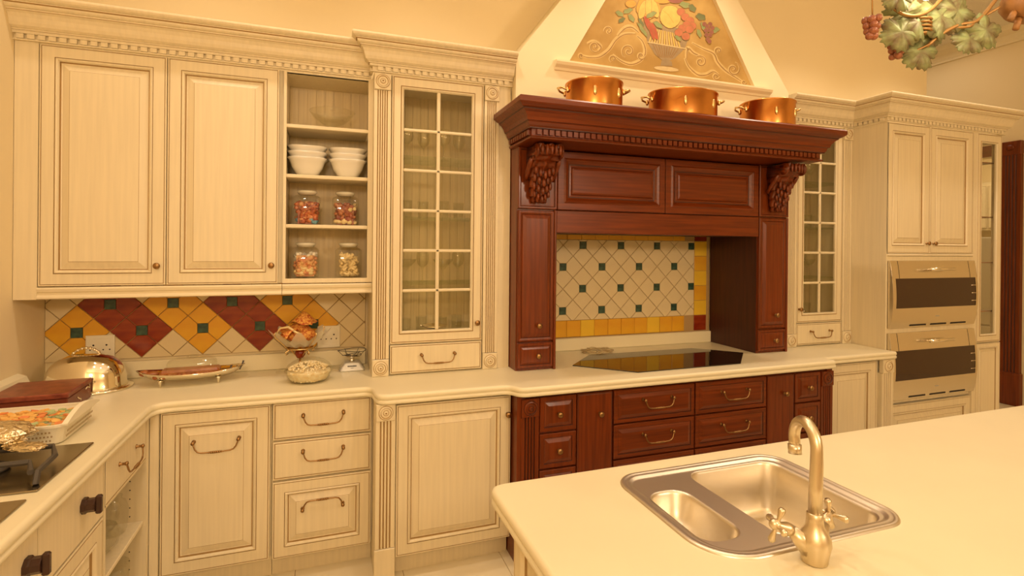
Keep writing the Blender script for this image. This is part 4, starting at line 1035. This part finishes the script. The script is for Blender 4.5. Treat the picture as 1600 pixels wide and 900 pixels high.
# footed glass fruit bowl on brass stand
fb = thing('fruit_bowl', 'folded glass bowl on a wire stand holding red spotted paper', 'bowl', (-.40, -.17, .9005))
b = MB(); rings = []; n_ = 64
for r_, h_ in ((.012, .150), (.045, .152), (.075, .168), (.100, .195), (.128, .222)):
    ring = []
    for k_ in range(n_):
        a = 2 * PI * k_ / n_; wv = math.cos(8 * a); q = (r_ / .128) ** 2
        ring.append((r_ * (1 + .16 * wv * q) * math.cos(a), r_ * (1 + .16 * wv * q) * math.sin(a), h_ + .028 * wv * q))
    rings.append(ring)
b.loft(rings, 0, True, smooth=False); b.make('glass_bowl', FROST, fb).scale = (1.1, 1.05, 1)
b = MB(); b.lathe([(.055, 0), (.057, .004), (.050, .008), (.010, .012), (.007, .03), (.006, .085)], n=24); b.lathe([(.068, .140), (.072, .144), (.068, .148), (.064, .144), (.068, .140)], n=32)
for k_ in range(4):
    a = PI / 2 * k_ + .6; ca, sa = math.cos(a), math.sin(a)
    b.tube([(ca * .004, sa * .004, .085), (ca * .03, sa * .03, .11), (ca * .06, sa * .06, .143), (ca * .085, sa * .085, .128), (ca * .082, sa * .082, .115), (ca * .070, sa * .070, .122)], .003, n=6)
    b.tube([(ca * .068, sa * .068, .144), (ca * .10, sa * .10, .175), (ca * .142, sa * .142, .215), (ca * .150, sa * .150, .235), (ca * .138, sa * .138, .245)], .0025, n=6)
b.make('wire_stand', BRASSL, fb)
MB().lathe([(0, .085), (.016, .088), (.027, .105), (.026, .122), (.014, .138), (0, .141)], n=16).make('stem_ball', TRED, fb, label='red glass ball in the stem')
b = MB()
for i, (cx, cy, cz, sx, sy, rt) in enumerate(((-.02, .0, .235, .085, .07, .5), (.03, .02, .26, .06, .06, -.3), (-.05, .02, .22, .07, .05, 1.1))):
    rings = []
    for u_ in range(9):
        ring = []
        for v_ in range(9):
            a, c_ = -1 + u_ / 4, -1 + v_ / 4; x, y = a * sx, c_ * sy
            z = cz + .034 * (1 - .5 * a * a - .5 * c_ * c_) + .010 * math.sin(3.1 * a + i) * math.cos(2.7 * c_)
            ring.append((cx + x * math.cos(rt) - y * math.sin(rt), cy + x * math.sin(rt) + y * math.cos(rt), z - .03))
        rings.append(ring)
    b.loft(rings, 0, closed=False, smooth=True)
b.v = [(x - (z - .2) * .25, y, .2 + (z - .2) * 1.9) for x, y, z in b.v]
b.ball((0, 0, .215), .075, n=14, k=8, sc=(1.1, .9, .55))
b.make('spotted_paper', CLOTH, fb, label='red and gold spotted paper')
b = MB(); b.tube([(-.12, -.04, .225), (-.095, -.06, .262), (-.055, -.070, .268), (-.02, -.075, .240), (.01, -.07, .226)], [.004, .006, .007, .006, .004], n=6)
b.make('paper_edge', PASTA, fb, label='pale curled paper rim')
# casserole with popcorn
cs = thing('glass_casserole', 'lidded round glass casserole of popcorn in front of the fruit bowl', 'casserole', (-.350, -.335, .9005))
b = MB(); b.lathe([(.060, 0), (.078, .004), (.092, .020), (.100, .050), (.104, .054), (.104, .058), (.098, .056), (.090, .024), (.074, .007), (0, .006)], n=36)
for s_ in (-1, 1): b.lathe([(.0, .050), (.022, .050), (.024, .054), (.022, .058), (0, .058)], c=(s_ * .112, 0, 0), n=14, sx=1.1, sy=1.3)
b.make('dish', GLS, cs)
b = MB(); b.lathe([(.103, .059), (.100, .066), (.088, .088), (.068, .104), (.050, .108), (.050, .114), (.044, .116), (0, .112)], n=36); b.make('lid', GLS, cs)
b = MB(); b.lathe([(0, .008), (.072, .009), (.086, .024), (.093, .050), (.090, .058), (0, .062)], n=24)
for i in range(520):
    a = random.uniform(0, 2 * PI)
    if random.random() < .5: z = random.uniform(.012, .052); r_ = .074 + (z - .012) * .42
    else: r_ = .088 * math.sqrt(random.random()); z = .066 + .030 * (1 - (r_ / .09) ** 2); r_ *= .94
    b.ball((r_ * math.cos(a), r_ * math.sin(a), z), random.uniform(.004, .0065), n=5, k=3)
b.make('popcorn', POPC, cs, kind='stuff'); cs.scale = (1.15, 1.12, 1.0)
# kitchen scale
ks = thing('kitchen_scale', 'small silver kitchen scale with wire rack beside the pilaster', 'scale', (-.128, -.145, .9005))
b = MB(); b.loft([[(x, y, z) for x, y in rrect(-hx, hx, -hy, hy, .012, 3)] for hx, hy, z in ((.066, .055, 0), (.068, .057, .006), (.066, .055, .012), (.044, .040, .044), (.038, .034, .048))], 0, True, True); b.make('scale_base', GREYP, ks)
b = MB()
for k_ in range(8): b.box(-.024 + k_ * .006, -.0195 + k_ * .006, -.0485 - .0006, -.0470, .0245, .0315)
for k_ in range(3): b.box(-.007 + k_ * .005, -.0035 + k_ * .005, -.0525, -.0510, .0165, .0195)
b.make('lettering', HOLE, ks, label='small dark lettering')
MB().lathe([(.018, .048), (.016, .056), (.012, .066), (.020, .072), (.034, .074), (.034, .078), (0, .078)], n=18).make('spindle', SILVER, ks)
b = MB()
for z, r_ in ((.082, .050), (.110, .076)): b.tube([(r_ * math.cos(2 * PI * i / 28) * 1.02, r_ * math.sin(2 * PI * i / 28) * .72, z + .004 * math.sin(4 * PI * i / 28)) for i in range(29)], .0018, n=5)
for k_ in range(6):
    a = PI / 3 * k_; b.tube([(.012 * math.cos(a), .01 * math.sin(a), .080), (.05 * math.cos(a), .036 * math.sin(a), .083), (.076 * math.cos(a), .055 * math.sin(a), .110)], .0016, n=5)
b.make('wire_rack', IRON, ks)
# sockets
def socket(x0, x1, z0, z1, label):
    t = thing('wall_socket', label, 'socket', ((x0 + x1) / 2, -.0015, (z0 + z1) / 2)); a, c = (x1 - x0) / 2, (z1 - z0) / 2
    MB().panel(-a, a, -c, c, [(0, 0, 0), (0, -.008, 0), (.004, -.010, 0), (.018, -.010, 0), (.019, -.009, 0)]).make('plate', PLASTIC, t)
    b = MB()
    for u, v, r_ in ((-.028, .012, .0045), (.028, .012, .0045), (-.042, -.012, .0035), (-.014, -.012, .0035), (.014, -.012, .0035), (.042, -.012, .0035)):
        b.lathe([(r_, 0), (r_, .0003), (0, .0003)], c=(u * a / .062, -.010, v), n=10, axis='y')
    b.make('pin_hole', HOLE, t)
    return t
socket(-1.426, -1.302, 1.006, 1.130, 'ivory double wall socket on the yellow diamond behind the silver dome')
socket(-.315, -.190, 1.006, 1.132, 'ivory wall socket plate half hidden behind the fruit bowl')

# ---- shelf contents
def jar(x, z, label, mats, gen, seed):
    t = thing('glass_jar', label, 'jar', (x, -.155, z), 0, None); rnd = random.Random(seed)
    sq = lambda h, zz_, r_=.015: [(a, c_, zz_) for a, c_ in rrect(-h, h, -h, h, r_, 4)]
    ci = lambda h, zz_: [(a, c_, zz_) for a, c_ in rrect(-h, h, -h, h, h * .98, 4)]
    b = MB(); b.loft([sq(.062, 0), sq(.069, .004), sq(.069, .148), sq(.062, .156), ci(.046, .166), ci(.046, .172), ci(.043, .172)], 0, True, smooth=True); b.make('jar_body', GLS, t)
    b = MB(); b.lathe([(.040, .166), (.046, .174), (.052, .178), (.052, .186), (.040, .190), (0, .191)], n=24); b.make('jar_lid', mat('frosted_lid', (.80, .76, .62), .2) if 'frosted_lid' not in bpy.data.materials else bpy.data.materials['frosted_lid'], t)
    b = MB(); gen(b, rnd); b.make('jar_contents', mats, t, kind='stuff'); return t
def sweets(top, split=None, rr=(.010, .017)):
    def g(b, rnd):
        for i in range(150):
            x, y = rnd.uniform(-.053, .053), rnd.uniform(-.053, .053); z = rnd.uniform(.014, top)
            if abs(x) < .034 and abs(y) < .034 and z < top - .02: y = -.05
            m = split(x, z, rnd) if split else 0; r_ = rnd.uniform(*rr)
            r_ = min(r_, .066 - abs(x) if .066 - abs(x) > .008 else .008)
            b.ball((x, y, z), r_, m, n=6, k=4, sc=(1, 1, rnd.uniform(.6, 1)))
        b.box(-.045, .045, -.045, .045, .006, top - .01, 0)
    return g
def pasta(b, rnd):
    for i in range(90):
        x, y, z = rnd.uniform(-.04, .04), rnd.uniform(-.052, -.02) if rnd.random() < .7 else rnd.uniform(-.02, .05), rnd.uniform(.016, .125)
        a = rnd.uniform(0, PI); el = rnd.uniform(-.8, .8); L = .018
        d = Vector((math.cos(a) * math.cos(el), math.sin(a) * math.cos(el) * .5, math.sin(el))) * L
        b.tube([(x - d.x, y - d.y, z - d.z), (x + d.x, y + d.y, z + d.z)], .008, n=7)
    b.box(-.04, .04, -.03, .045, .006, .11, 0)
jar(-.372, SH[0], 'square glass jar of orange sweets with blue ones, left on the middle shelf', [CANDO, CANDB, CANDC], sweets(.125, lambda x, z, r: 1 if z < .03 and (x < -.04 or x > .02) else (2 if r.random() < .15 else 0)), 1)
jar(-.172, SH[0], 'square glass jar of dark red sweets, right on the middle shelf', [CANDR, PASTA, CANDC], sweets(.125, lambda x, z, r: 1 if z < .03 or (x > .02 and z > .08 and r.random() < .6) else 0), 2)
jar(-.377, 1.428, 'square glass jar of coral shells and pasta, left on the bottom shelf', [CANDC, WHITE, PASTA], sweets(.130, lambda x, z, r: 1 if z > .11 else (2 if z < .06 and r.random() < .6 else 0)), 3)
jar(-.152, 1.428, 'square glass jar of pale pasta tubes, right on the bottom shelf', [PASTA], pasta, 4)
bowl_src = None
for sx, side in ((-.372, 'left'), (-.160, 'right')):
    for k_ in range(3):
        if bowl_src is None:
            b = MB(); b.lathe([(.028, 0), (.036, .001), (.052, .018), (.070, .050), (.080, .085), (.092, .100), (.090, .102), (.077, .087), (.067, .052), (.049, .022), (.034, .006), (0, .005)], n=36, pw=3.2, sx=1.12, sy=1.05)
            bowl_src = b.make('bowl', WHITE); o = bowl_src
        else: o = bowl_src.copy(); C.objects.link(o)
        o.location = (sx, -.150, SH[1] + .0005 + k_ * .031); o['group'] = 'white bowls stacked on the upper shelf'; o['category'] = 'bowl'
        o['label'] = 'white bowl, %s of the %s stack on the shelf above the sweet jars' % (('bottom', 'middle', 'top')[k_], side)
b = MB(); b.lathe([(.050, 0), (.058, .004), (.040, .018), (.030, .030), (.060, .045), (.095, .075), (.118, .110), (.116, .112), (.092, .078), (.056, .048), (.026, .034), (0, .032)], n=36, sx=1.05)
gb = b.make('glass_bowl', GLS); gb.location = (-.245, -.155, SH[2]); tag(gb, 'footed clear glass bowl on the top open shelf', 'bowl')

# stemware
def glass_bm(kind):
    b = MB()
    if kind == 0: b.lathe([(.032, 0), (.033, .002), (.006, .006), (.0035, .02), (.0035, .075), (.012, .085), (.032, .105), (.038, .13), (.036, .16), (.031, .182), (.030, .182), (.035, .16), (.037, .13), (.030, .106), (.010, .088), (0, .086)], n=20)
    elif kind == 1: b.lathe([(.028, 0), (.030, .004), (.033, .10), (.032, .10), (.028, .006), (0, .005)], n=18)
    else: b.lathe([(.034, 0), (.035, .002), (.007, .008), (.004, .02), (.004, .07), (.020, .085), (.052, .118), (.060, .135), (.058, .135), (.050, .12), (.018, .09), (0, .088)], n=20)
    return b
gsrc = {}
KN = {0: ('wine_glass', 'clear stemmed wine glass'), 1: ('tumbler', 'clear straight-sided tumbler'), 2: ('champagne_coupe', 'clear wide-bowled coupe glass')}
def stem(kind, x, y, z, where, grp):
    if kind not in gsrc: gsrc[kind] = glass_bm(kind).make(KN[kind][0], GLS); o = gsrc[kind]
    else: o = gsrc[kind].copy(); C.objects.link(o)
    o.location = (x, y, z); tag(o, KN[kind][1] + ' ' + where, 'glass', grp)
for base_x, nm in ((.0, 'left glass cabinet'), (2.84, 'right glass cabinet')):
    for z, wh, kinds in ((2.1085, 'on top shelf of the ', (0,)), (1.7685, 'on second shelf of the ', (1,)), (1.3925, 'on lowest shelf of the ', (2, 0)), (1.0805, 'on floor of the ', (1,))):
        for i in range(4):
            kd = kinds[i % len(kinds)]
            stem(kd, base_x + .165 + i * .108, (-.13 if z < 1.2 else -.16) + (.04 if i % 2 else -.03), z, ('leftmost', 'second from left', 'third from left', 'rightmost')[i] + ' ' + wh + nm, 'glassware ' + wh + nm)
b = MB(); b.lathe([(.045, 0), (.05, .004), (.012, .010), (.010, .03), (.03, .045), (.07, .06), (.075, .07), (.07, .068), (0, .05)], n=24); o = b.make('silver_dish', SILVER); o.location = (.32, -.255, 1.0805); tag(o, 'low silver footed dish at the bottom of the left glass cabinet', 'dish')
# glassware in left open shelf
b = MB(); b.lathe([(.05, 0), (.06, .004), (.085, .03), (.090, .07), (.080, .095), (.078, .095), (.086, .07), (.08, .034), (.05, .008), (0, .008)], n=28); o = b.make('glass_bowl', GLS); o.location = (-1.115, -.815, .4025); tag(o, 'clear glass bowl on the open shelf under the left drawer, before the lidded jar', 'bowl')
b = MB(); b.lathe([(.04, 0), (.045, .003), (.05, .02), (.055, .10), (.045, .13), (.030, .14), (.034, .155), (.012, .165), (.018, .18), (0, .188)], n=24); o = b.make('glass_jar', GLS); o.location = (-1.095, -.665, .4025); tag(o, 'lidded clear glass jar at the far end of the left open shelf', 'jar')
b = MB(); b.lathe([(.05, 0), (.055, .003), (.065, .05), (.070, .16), (.068, .16), (.060, .05), (0, .006)], n=24); o = b.make('glass_vase', GLS); o.location = (-1.10, -.68, .1185); tag(o, 'tall clear glass vase on the floor of the left open shelf', 'vase')
b = MB(); b.lathe([(.05, 0), (.055, .003), (.075, .05), (.080, .10), (.078, .10), (.070, .05), (0, .006)], n=24); o = b.make('glass_bowl', GLS); o.location = (-1.12, -.86, .1185); tag(o, 'clear glass bowl on the floor of the left open shelf', 'bowl')

# ================================================================== COPPER PANS
PZ = 2.3645
def pan(x, rx, ry, h, label, handles=2):
    t = thing('copper_pan', label, 'pan', (x, -.635, PZ))
    b = MB(); b.lathe([(.96, 0), (.985, .004), (1.0, .012), (1.0, h - .006), (1.03, h - .003), (1.03, h + .003), (1.0, h + .004), (.975, h), (.97, .012), (0, .008)], n=48, sx=rx, sy=ry); b.make('pan_body', COPPER, t)
    for s_ in (-1, 1):
        a0 = (R(166) if s_ < 0 else R(-14)); cx, cy = rx * math.cos(a0), ry * math.sin(a0); dx, dy = math.cos(a0), math.sin(a0)
        b = MB(); tx, ty = -dy, dx; Z = h * .72
        b.tube([(cx - tx * .040, cy - ty * .040, Z), (cx - tx * .040 + dx * .03, cy - ty * .040 + dy * .03, Z + .012), (cx + dx * .048, cy + dy * .048, Z + .018), (cx + tx * .040 + dx * .03, cy + ty * .040 + dy * .03, Z + .012), (cx + tx * .040, cy + ty * .040, Z)], .006, n=8)
        for q in (-.040, .040): b.ball((cx + tx * q, cy + ty * q, Z), .014, n=8, k=5, sc=(.7, .7, 1.3))
        b.make('handle', BRASSL, t)
    for a in (R(245), R(300)): MB().ball((rx * math.cos(a), ry * math.sin(a), h * .52), .014, n=8, k=6, sc=(.9, .5, 2.0)).make('rivet_plate', BRASSL, t)
pan(1.135, .158, .155, .146, 'deep round copper pan at the left end of the mantel')
pan(1.730, .214, .160, .150, 'widest, shallow copper pan in the middle of the mantel')
pan(2.372, .165, .158, .158, 'copper pan at the right end of the mantel above the corbel')

# ================================================================== CHANDELIER
ch = thing('chandelier', 'gilt iron vine chandelier with green leaves and grapes above the island', 'chandelier', (1.85, -2.05, 2.60))
CL = Vector((1.85, -2.05, 2.60))
def W(px, py, d):      # a spot in the chandelier, measured from the hanging centre
    return Vector((px, py, d))
def leafmesh(s_, seed):
    rnd = random.Random(seed); b = MB(); n_ = 96; P = []; M_ = []
    for k_ in range(n_):
        t = 2 * PI * k_ / n_
        lob = .70 + .26 * abs(math.cos(2.5 * t)) ** .7 + .055 * math.sin(19 * t) + .03 * math.sin(31 * t) - (.30 if abs(((t + PI) % (2 * PI)) - PI) > 2.95 else 0)
        x, y = s_ * lob * math.cos(t), s_ * lob * math.sin(t) * .95
        z = s_ * (.18 * math.cos(5 * t) * .5 - .25 * (x * x + y * y) / (s_ * s_)) + rnd.uniform(-.01, .01) * s_
        P.append((x, y, z)); M_.append((x * .5, y * .5, z * .25 + s_ * (.05 if k_ % 19 < 9 else -.02)))
    vs = P + M_ + [(0, 0, .02 * s_)]
    fs = [(k_, (k_ + 1) % n_, n_ + (k_ + 1) % n_, n_ + k_) for k_ in range(n_)] + [(n_ + k_, n_ + (k_ + 1) % n_, 2 * n_) for k_ in range(n_)]
    b.add(vs, fs, 0, True)
    b.add([(x, y, z - .0025) for x, y, z in vs], [f[::-1] for f in fs], 0, True)
    b.add([(*p,) for p in P] + [(x, y, z - .0025) for x, y, z in P], [(k_, (k_ + 1) % n_, n_ + (k_ + 1) % n_, n_ + k_) for k_ in range(n_)], 0)
    return b
CHD = globals()
LV = [  # x, y, z (world), size, tilt toward camera, spin
    (1.560, -2.02, 2.345, .072, 80, 200), (1.625, -2.03, 2.385, .070, 70, 120), (1.600, -2.00, 2.425, .070, 105, 20), (1.72, -2.04, 2.415, .085, 75, 260),
    (1.775, -2.06, 2.435, .075, 80, 60), (1.53, -2.03, 2.46, .060, 80, 150), (1.655, -2.02, 2.292, .070, 80, 225), (1.805, -2.08, 2.335, .060, 70, 240), (1.855, -2.10, 2.365, .068, 85, 300), (1.70, -2.02, 2.348, .055, 95, 280)]
for i, (x, y, z, s_, ti, sp) in enumerate(LV):
    o = leafmesh(s_, i).make('leaf', LEAF, ch)
    q = Matrix.Rotation(R(-19), 4, 'Z') @ Matrix.Rotation(R(ti), 4, 'X') @ Matrix.Rotation(R(sp), 4, 'Z')
    o.matrix_parent_inverse = Matrix.Identity(4); o.location = Vector((x, y, z)) - CL; o.rotation_euler = q.to_euler()
def vt(pts, r_, nm='vine'):
    MB().tube([tuple(Vector(p) - CL) for p in smooth(pts, 5)], r_, n=7).make(nm, VINE, ch)
vt([(1.68, -2.02, 2.310), (1.72, -2.04, 2.350), (1.78, -2.06, 2.385), (1.84, -2.08, 2.400), (1.90, -2.09, 2.460), (1.95, -2.08, 2.52), (1.90, -2.06, 2.60)], .0065)
vt([(1.70, -2.03, 2.335), (1.75, -2.03, 2.378), (1.80, -2.08, 2.375), (1.86, -2.07, 2.410), (1.93, -2.10, 2.455)], .005)
vt([(1.50, -2.0, 2.50), (1.53, -2.01, 2.43), (1.59, -2.02, 2.405), (1.66, -2.03, 2.42), (1.72, -2.04, 2.47), (1.80, -2.05, 2.55), (1.85, -2.05, 2.60)], .006)
vt([(1.64, -2.01, 2.295), (1.66, -2.02, 2.305), (1.70, -2.03, 2.325)], .004)
P = []
for i in range(40):
    a = i * .75; P.append((1.655 + .020 * math.cos(a), -2.03 + .02 * math.sin(a), 2.405 - i * .0015))
MB().tube([tuple(Vector(p) - CL) for p in P], .0045, n=6).make('tendril', VINE, ch)
MB().tube([(0, 0, 0), (0, 0, CEIL - 2.60 - .02)], .008, n=8).lathe([(.06, CEIL - 2.60 - .02), (.06, CEIL - 2.60)], n=20).make('stem', VINE, ch)
def bunch(x, y, z, n_, r_, hang):
    c_ = Vector((x, y, z)) - CL
    bo = MB().tube([tuple(c_ + Vector((0, 0, hang))), tuple(c_ + Vector((.003, 0, 0)))], .0028, n=6).make('grape_bunch', VINE, ch)
    rnd = random.Random(int(x * 1000)); k_ = 0; src = None; row = 0; zz_ = 0
    while k_ < n_:
        m_ = max(1, 5 - row)
        for j in range(m_):
            if k_ >= n_: break
            a = 2 * PI * j / m_ + row; q = r_ * (.9 if m_ > 1 else 0) * (m_ / 4 + .25)
            p = c_ + Vector((q * math.cos(a), q * math.sin(a), -zz_ + rnd.uniform(-.003, .003)))
            if src is None: src = MB().ball((0, 0, 0), r_, n=10, k=7).make('grape', GRAPE, bo, p)
            else: share(src, 'grape', bo, p)
            k_ += 1
        row += 1; zz_ += r_ * 1.35
bunch(1.480, -1.975, 2.390, 14, .0135, .10)
bunch(1.585, -1.985, 2.312, 12, .0120, .09)
bl = MB().ball((0, 0, 0), .022, n=14, k=9, sc=(1, 1, 1.3)).make('bulb', BULB, ch, Vector((1.645, -2.045, 2.485)) - CL, label='glowing bulb')
lamp('POINT', (1.645, -2.095, 2.485), 1.0, size=.03, name='bulb_lamp')
# wooden cup at the right with two pegs
b = MB(); b.lathe([(.05, -.055), (.075, -.035), (.082, .0), (.070, .05), (.05, .07)], c=(0, 0, 0), n=24); b.make('wooden_cup', LAMPW, ch, Vector((2.035, -2.13, 2.470)) - CL, (R(20), R(10), 0))
for dx, dz in ((0, 0), (.032, -.035)):
    MB().tube([(1.945 + dx - 1.85, -2.12 + 2.05, 2.405 + dz * .8 - 2.6), (1.978 + dx * .8 - 1.85, -2.12 + 2.05, 2.445 + dz * .3 - 2.6)], .010, n=8).make('peg', LAMPW, ch)

# ================================================================== FAR ROOM
cs_ = thing('door_casing', 'dark mahogany fluted door casing with plinth block at the right edge', 'casing', (XR - .002, .20, 0), -R(90))
# local x runs toward -Y (to the right in view), y depth toward +X? front faces -X
pz = pilaster(cs_, -.085, .085, .34, 2.60, WR, 4, y=-.045, depth=.045, name='fluted_post')
MB().cbox(-.098, .098, -.062, .0, 0, .34, .006).make('plinth_block', WOOD, cs_)
b = MB(); b.cbox(-.09, .09, -.055, .0, 2.60, 2.745, .006); b.ball((0, -.058, 2.68), .03, n=12, k=6, sc=(1.3, .4, 1)); b.make('corner_block', WOOD, cs_)
MB().cbox(-1.75, -.09, -.048, .0, 2.615, 2.735, .006).make('header_casing', WOODH, cs_)
dc = thing('dresser', 'cream dresser with shelves seen through the far doorway', 'dresser', (9.195, .95, 0), -R(90))
b = MB(); b.box(-1.3, .9, -.45, 0, 0, .9).box(-1.3, .9, -.35, 0, 1.9, 2.6).box(-1.3, -1.27, -.35, 0, .9, 1.9).box(.87, .9, -.35, 0, .9, 1.9); b.make('body', CR, dc)
for z in (1.25, 1.58): MB().box(-1.27, .87, -.3, 0, z, z + .02).make('shelf', CREAM, dc)
for k_ in range(4): MB().panel(-1.28 + k_ * .54, -.76 + k_ * .54, 1.93, 2.55, DOORP).make('door', CR, dc, (0, -.371, 0))
for k_ in range(4): MB().panel(-1.28 + k_ * .54, -.76 + k_ * .54, .1, .88, DOORP).make('door', CR, dc, (0, -.471, 0))
rf = thing('refrigerator', 'grey refrigerator glimpsed past the oven tower through the doorway', 'refrigerator', (8.02, 1.42, 0), -R(90))
MB().cbox(-.32, .32, .02, .62, .0, 1.78, .01).make('body', FRIDGE, rf)
MB().cbox(-.32, .32, -.02, .018, .62, 1.78, .008).make('door', FRIDGE, rf); MB().cbox(-.32, .32, -.02, .018, .03, .60, .008).make('door', FRIDGE, rf)
MB().tube([(.28, -.05, .75), (.28, -.05, 1.4)], .01, n=8).make('handle', STEEL, rf)
